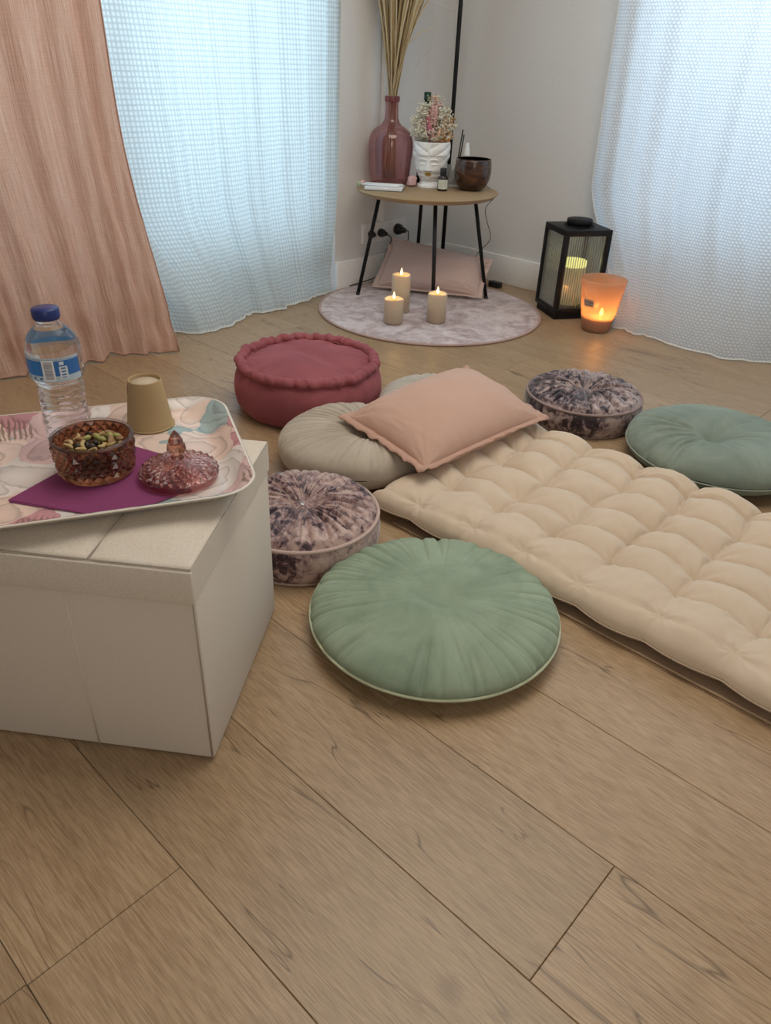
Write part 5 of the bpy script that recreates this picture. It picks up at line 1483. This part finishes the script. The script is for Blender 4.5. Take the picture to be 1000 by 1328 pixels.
def fluted(p0, p1):
    p0, p1 = Vector(p0), Vector(p1); d = (p1 - p0); L = d.length; d.normalize(); nrm = Vector((d.y, -d.x, 0)); z0, z1 = 0.048, LH - 0.024
    vs = []
    for q in (p0, p1):
        for o_ in (-0.0012, 0.0012):
            for z in (z0, z1): vs.append(q + nrm * o_ + Zv * z)
    pane = mesh('glass_pane', vs, [(0, 1, 5, 4), (2, 6, 7, 3), (0, 2, 3, 1), (4, 5, 7, 6), (0, 4, 6, 2), (1, 3, 7, 5)], m('flute'), ln, False)
    ribs = int(L / 0.0105); pitch = L / ribs; verts, faces = [], []
    for i in range(ribs):
        c = p0 + d * pitch * (i + 0.5); o_ = len(verts); K = 5
        for k_ in range(K):
            a = pi * k_ / (K - 1)
            for z in (z0, z1): verts.append(c + d * cos(a) * pitch * 0.26 + nrm * (0.0013 + 0.0022 * sin(a)) + Zv * z)
        for k_ in range(K - 1): a = o_ + 2 * k_; faces.append((a, a + 2, a + 3, a + 1))
    rb_ = mesh('glass_flutes', verts, faces, m('rib'), pane); rb_['kind'] = 'stuff'
    return pane
e_ = pw * 0.5
fluted((pw, e_, 0), (WX - pw, e_, 0)); fluted((WX - e_, pw, 0), (WX - e_, WY - pw, 0)); fluted((WX - pw, WY - e_, 0), (pw, WY - e_, 0)); fluted((e_, WY - pw, 0), (e_, pw, 0))
MAT['ivorywax'] = plain('ivory_wax', (0.74, 0.70, 0.52), 0.6, Emission_Color=(1.0, 0.86, 0.36), Emission_Strength=0.10)
MAT['glowwax'] = emit('glowing_candle_top', (0.90, 0.84, 0.30), 1.15)
lc_w = ln.location + Matrix.Rotation(LA, 3, 'Z') @ Vector((WX * 0.50, WY * 0.5, 0.0482))
lc = thing('lantern_candle', 'wide ivory pillar candle glowing yellow inside the lantern', 'candle', lc_w)
lathe('wax_body', [(0.0005, 0.0), (0.058, 0.0), (0.060, 0.003), (0.060, 0.158), (0.058, 0.162)], m('ivorywax'), lc, 48)
lathe('glowing_rim', [(0.058, 0.162), (0.060, 0.170), (0.059, 0.184), (0.056, 0.186), (0.052, 0.176), (0.040, 0.168), (0.0005, 0.166)], m('glowwax'), lc, 48)

# frosted glass candle
AC = Vector((0.862, 3.128, 0))
def mat_frost():
    t = NT('amber_frosted_glass')
    d = t.n('BsdfDiffuse'); d.inputs[0].default_value = (0.62, 0.44, 0.35, 1)
    tl = t.n('BsdfTranslucent'); tl.inputs[0].default_value = (0.86, 0.60, 0.42, 1)
    tr = t.n('BsdfTransparent'); tr.inputs[0].default_value = (0.93, 0.78, 0.66, 1)
    g = t.n('BsdfGlossy'); g.inputs['Roughness'].default_value = 0.15
    m1 = t.n('MixShader'); m1.inputs[0].default_value = 0.6; t.l(d.outputs[0], m1.inputs[1]); t.l(tl.outputs[0], m1.inputs[2])
    m2 = t.n('MixShader'); m2.inputs[0].default_value = 0.42; t.l(m1.outputs[0], m2.inputs[1]); t.l(tr.outputs[0], m2.inputs[2])
    m3 = t.n('MixShader'); m3.inputs[0].default_value = 0.06; t.l(m2.outputs[0], m3.inputs[1]); t.l(g.outputs[0], m3.inputs[2])
    return t.done(m3.outputs[0])
MAT['frost'] = mat_frost()
MAT['candlewax2'] = plain('melted_wax', (0.80, 0.62, 0.52), 0.5)
gc = thing('glass_candle', 'amber frosted glass candle burning on the floor before the lantern', 'candle', AC)
def ac_r(z): return 0.057 + 0.037 * (z / 0.215) ** 0.85
lathe('glass', [(0.0005, 0.0), (0.053, 0.0), (0.057, 0.004)] + [(ac_r(0.215 * i / 12), 0.215 * i / 12) for i in range(1, 13)] + [(0.0925, 0.2165), (0.0910, 0.215)] + [(ac_r(0.215 * i / 12) - 0.0035, 0.215 * i / 12) for i in range(11, 0, -1)] + [(0.051, 0.008), (0.0005, 0.008)], m('frost'), gc, 64)
lathe('wax_fill', [(0.0005, 0.0085), (0.050, 0.0085), (0.0555, 0.02), (0.0605, 0.045), (0.0625, 0.060), (0.050, 0.058), (0.0005, 0.057)], m('candlewax2'), gc, 48)
lathe('flame', [(0.0005, 0.0), (0.005, 0.004), (0.0075, 0.011), (0.005, 0.021), (0.0006, 0.034)], MAT.setdefault('realflame', emit('candle_flame', (1.0, 0.55, 0.12), 40.0)), gc, 16, loc=(0.010, -0.012, 0.064))
tube('wick', [(0.010, -0.012, 0.056), (0.010, -0.012, 0.066)], 0.001, m('black'), gc, 6)
point('candle_glow', (0.010, -0.012, 0.090), 0.65, (1.0, 0.52, 0.15), 0.010, gc)
MAT['ink'] = plain('brown_ink', (0.12, 0.08, 0.06), 0.6); MAT['paperlabel'] = plain('clay_label', (0.50, 0.36, 0.29), 0.6)
def curve_line(name, pts, rf, a0, mat, parent, rad=0.0009):
    return tube(name, [((rf(z) + 0.0012) * cos(a0 + x / rf(z)), (rf(z) + 0.0012) * sin(a0 + x / rf(z)), z) for x, z in pts], rad, mat, parent, 5)
la = radians(-140)
cyl_patch('label', ac_r, la - 0.30, la + 0.30, 0.112, 0.142, m('paperlabel'), gc, 0.0006, 14, 3)
for x0, zc_, n_ in ((-0.022, 0.131, 5), (-0.016, 0.119, 4)):
    pts = []
    for i in range(n_ * 6 + 1):
        f = i / (n_ * 6); pts.append((x0 + f * abs(x0) * 2, zc_ + 0.0045 * sin(f * n_ * 2 * pi) * (0.6 + 0.4 * cos(f * 9)) * (1.0 if n_ == 5 else 0.5)))
    curve_line('lettering', pts, ac_r, la, m('ink'), gc)
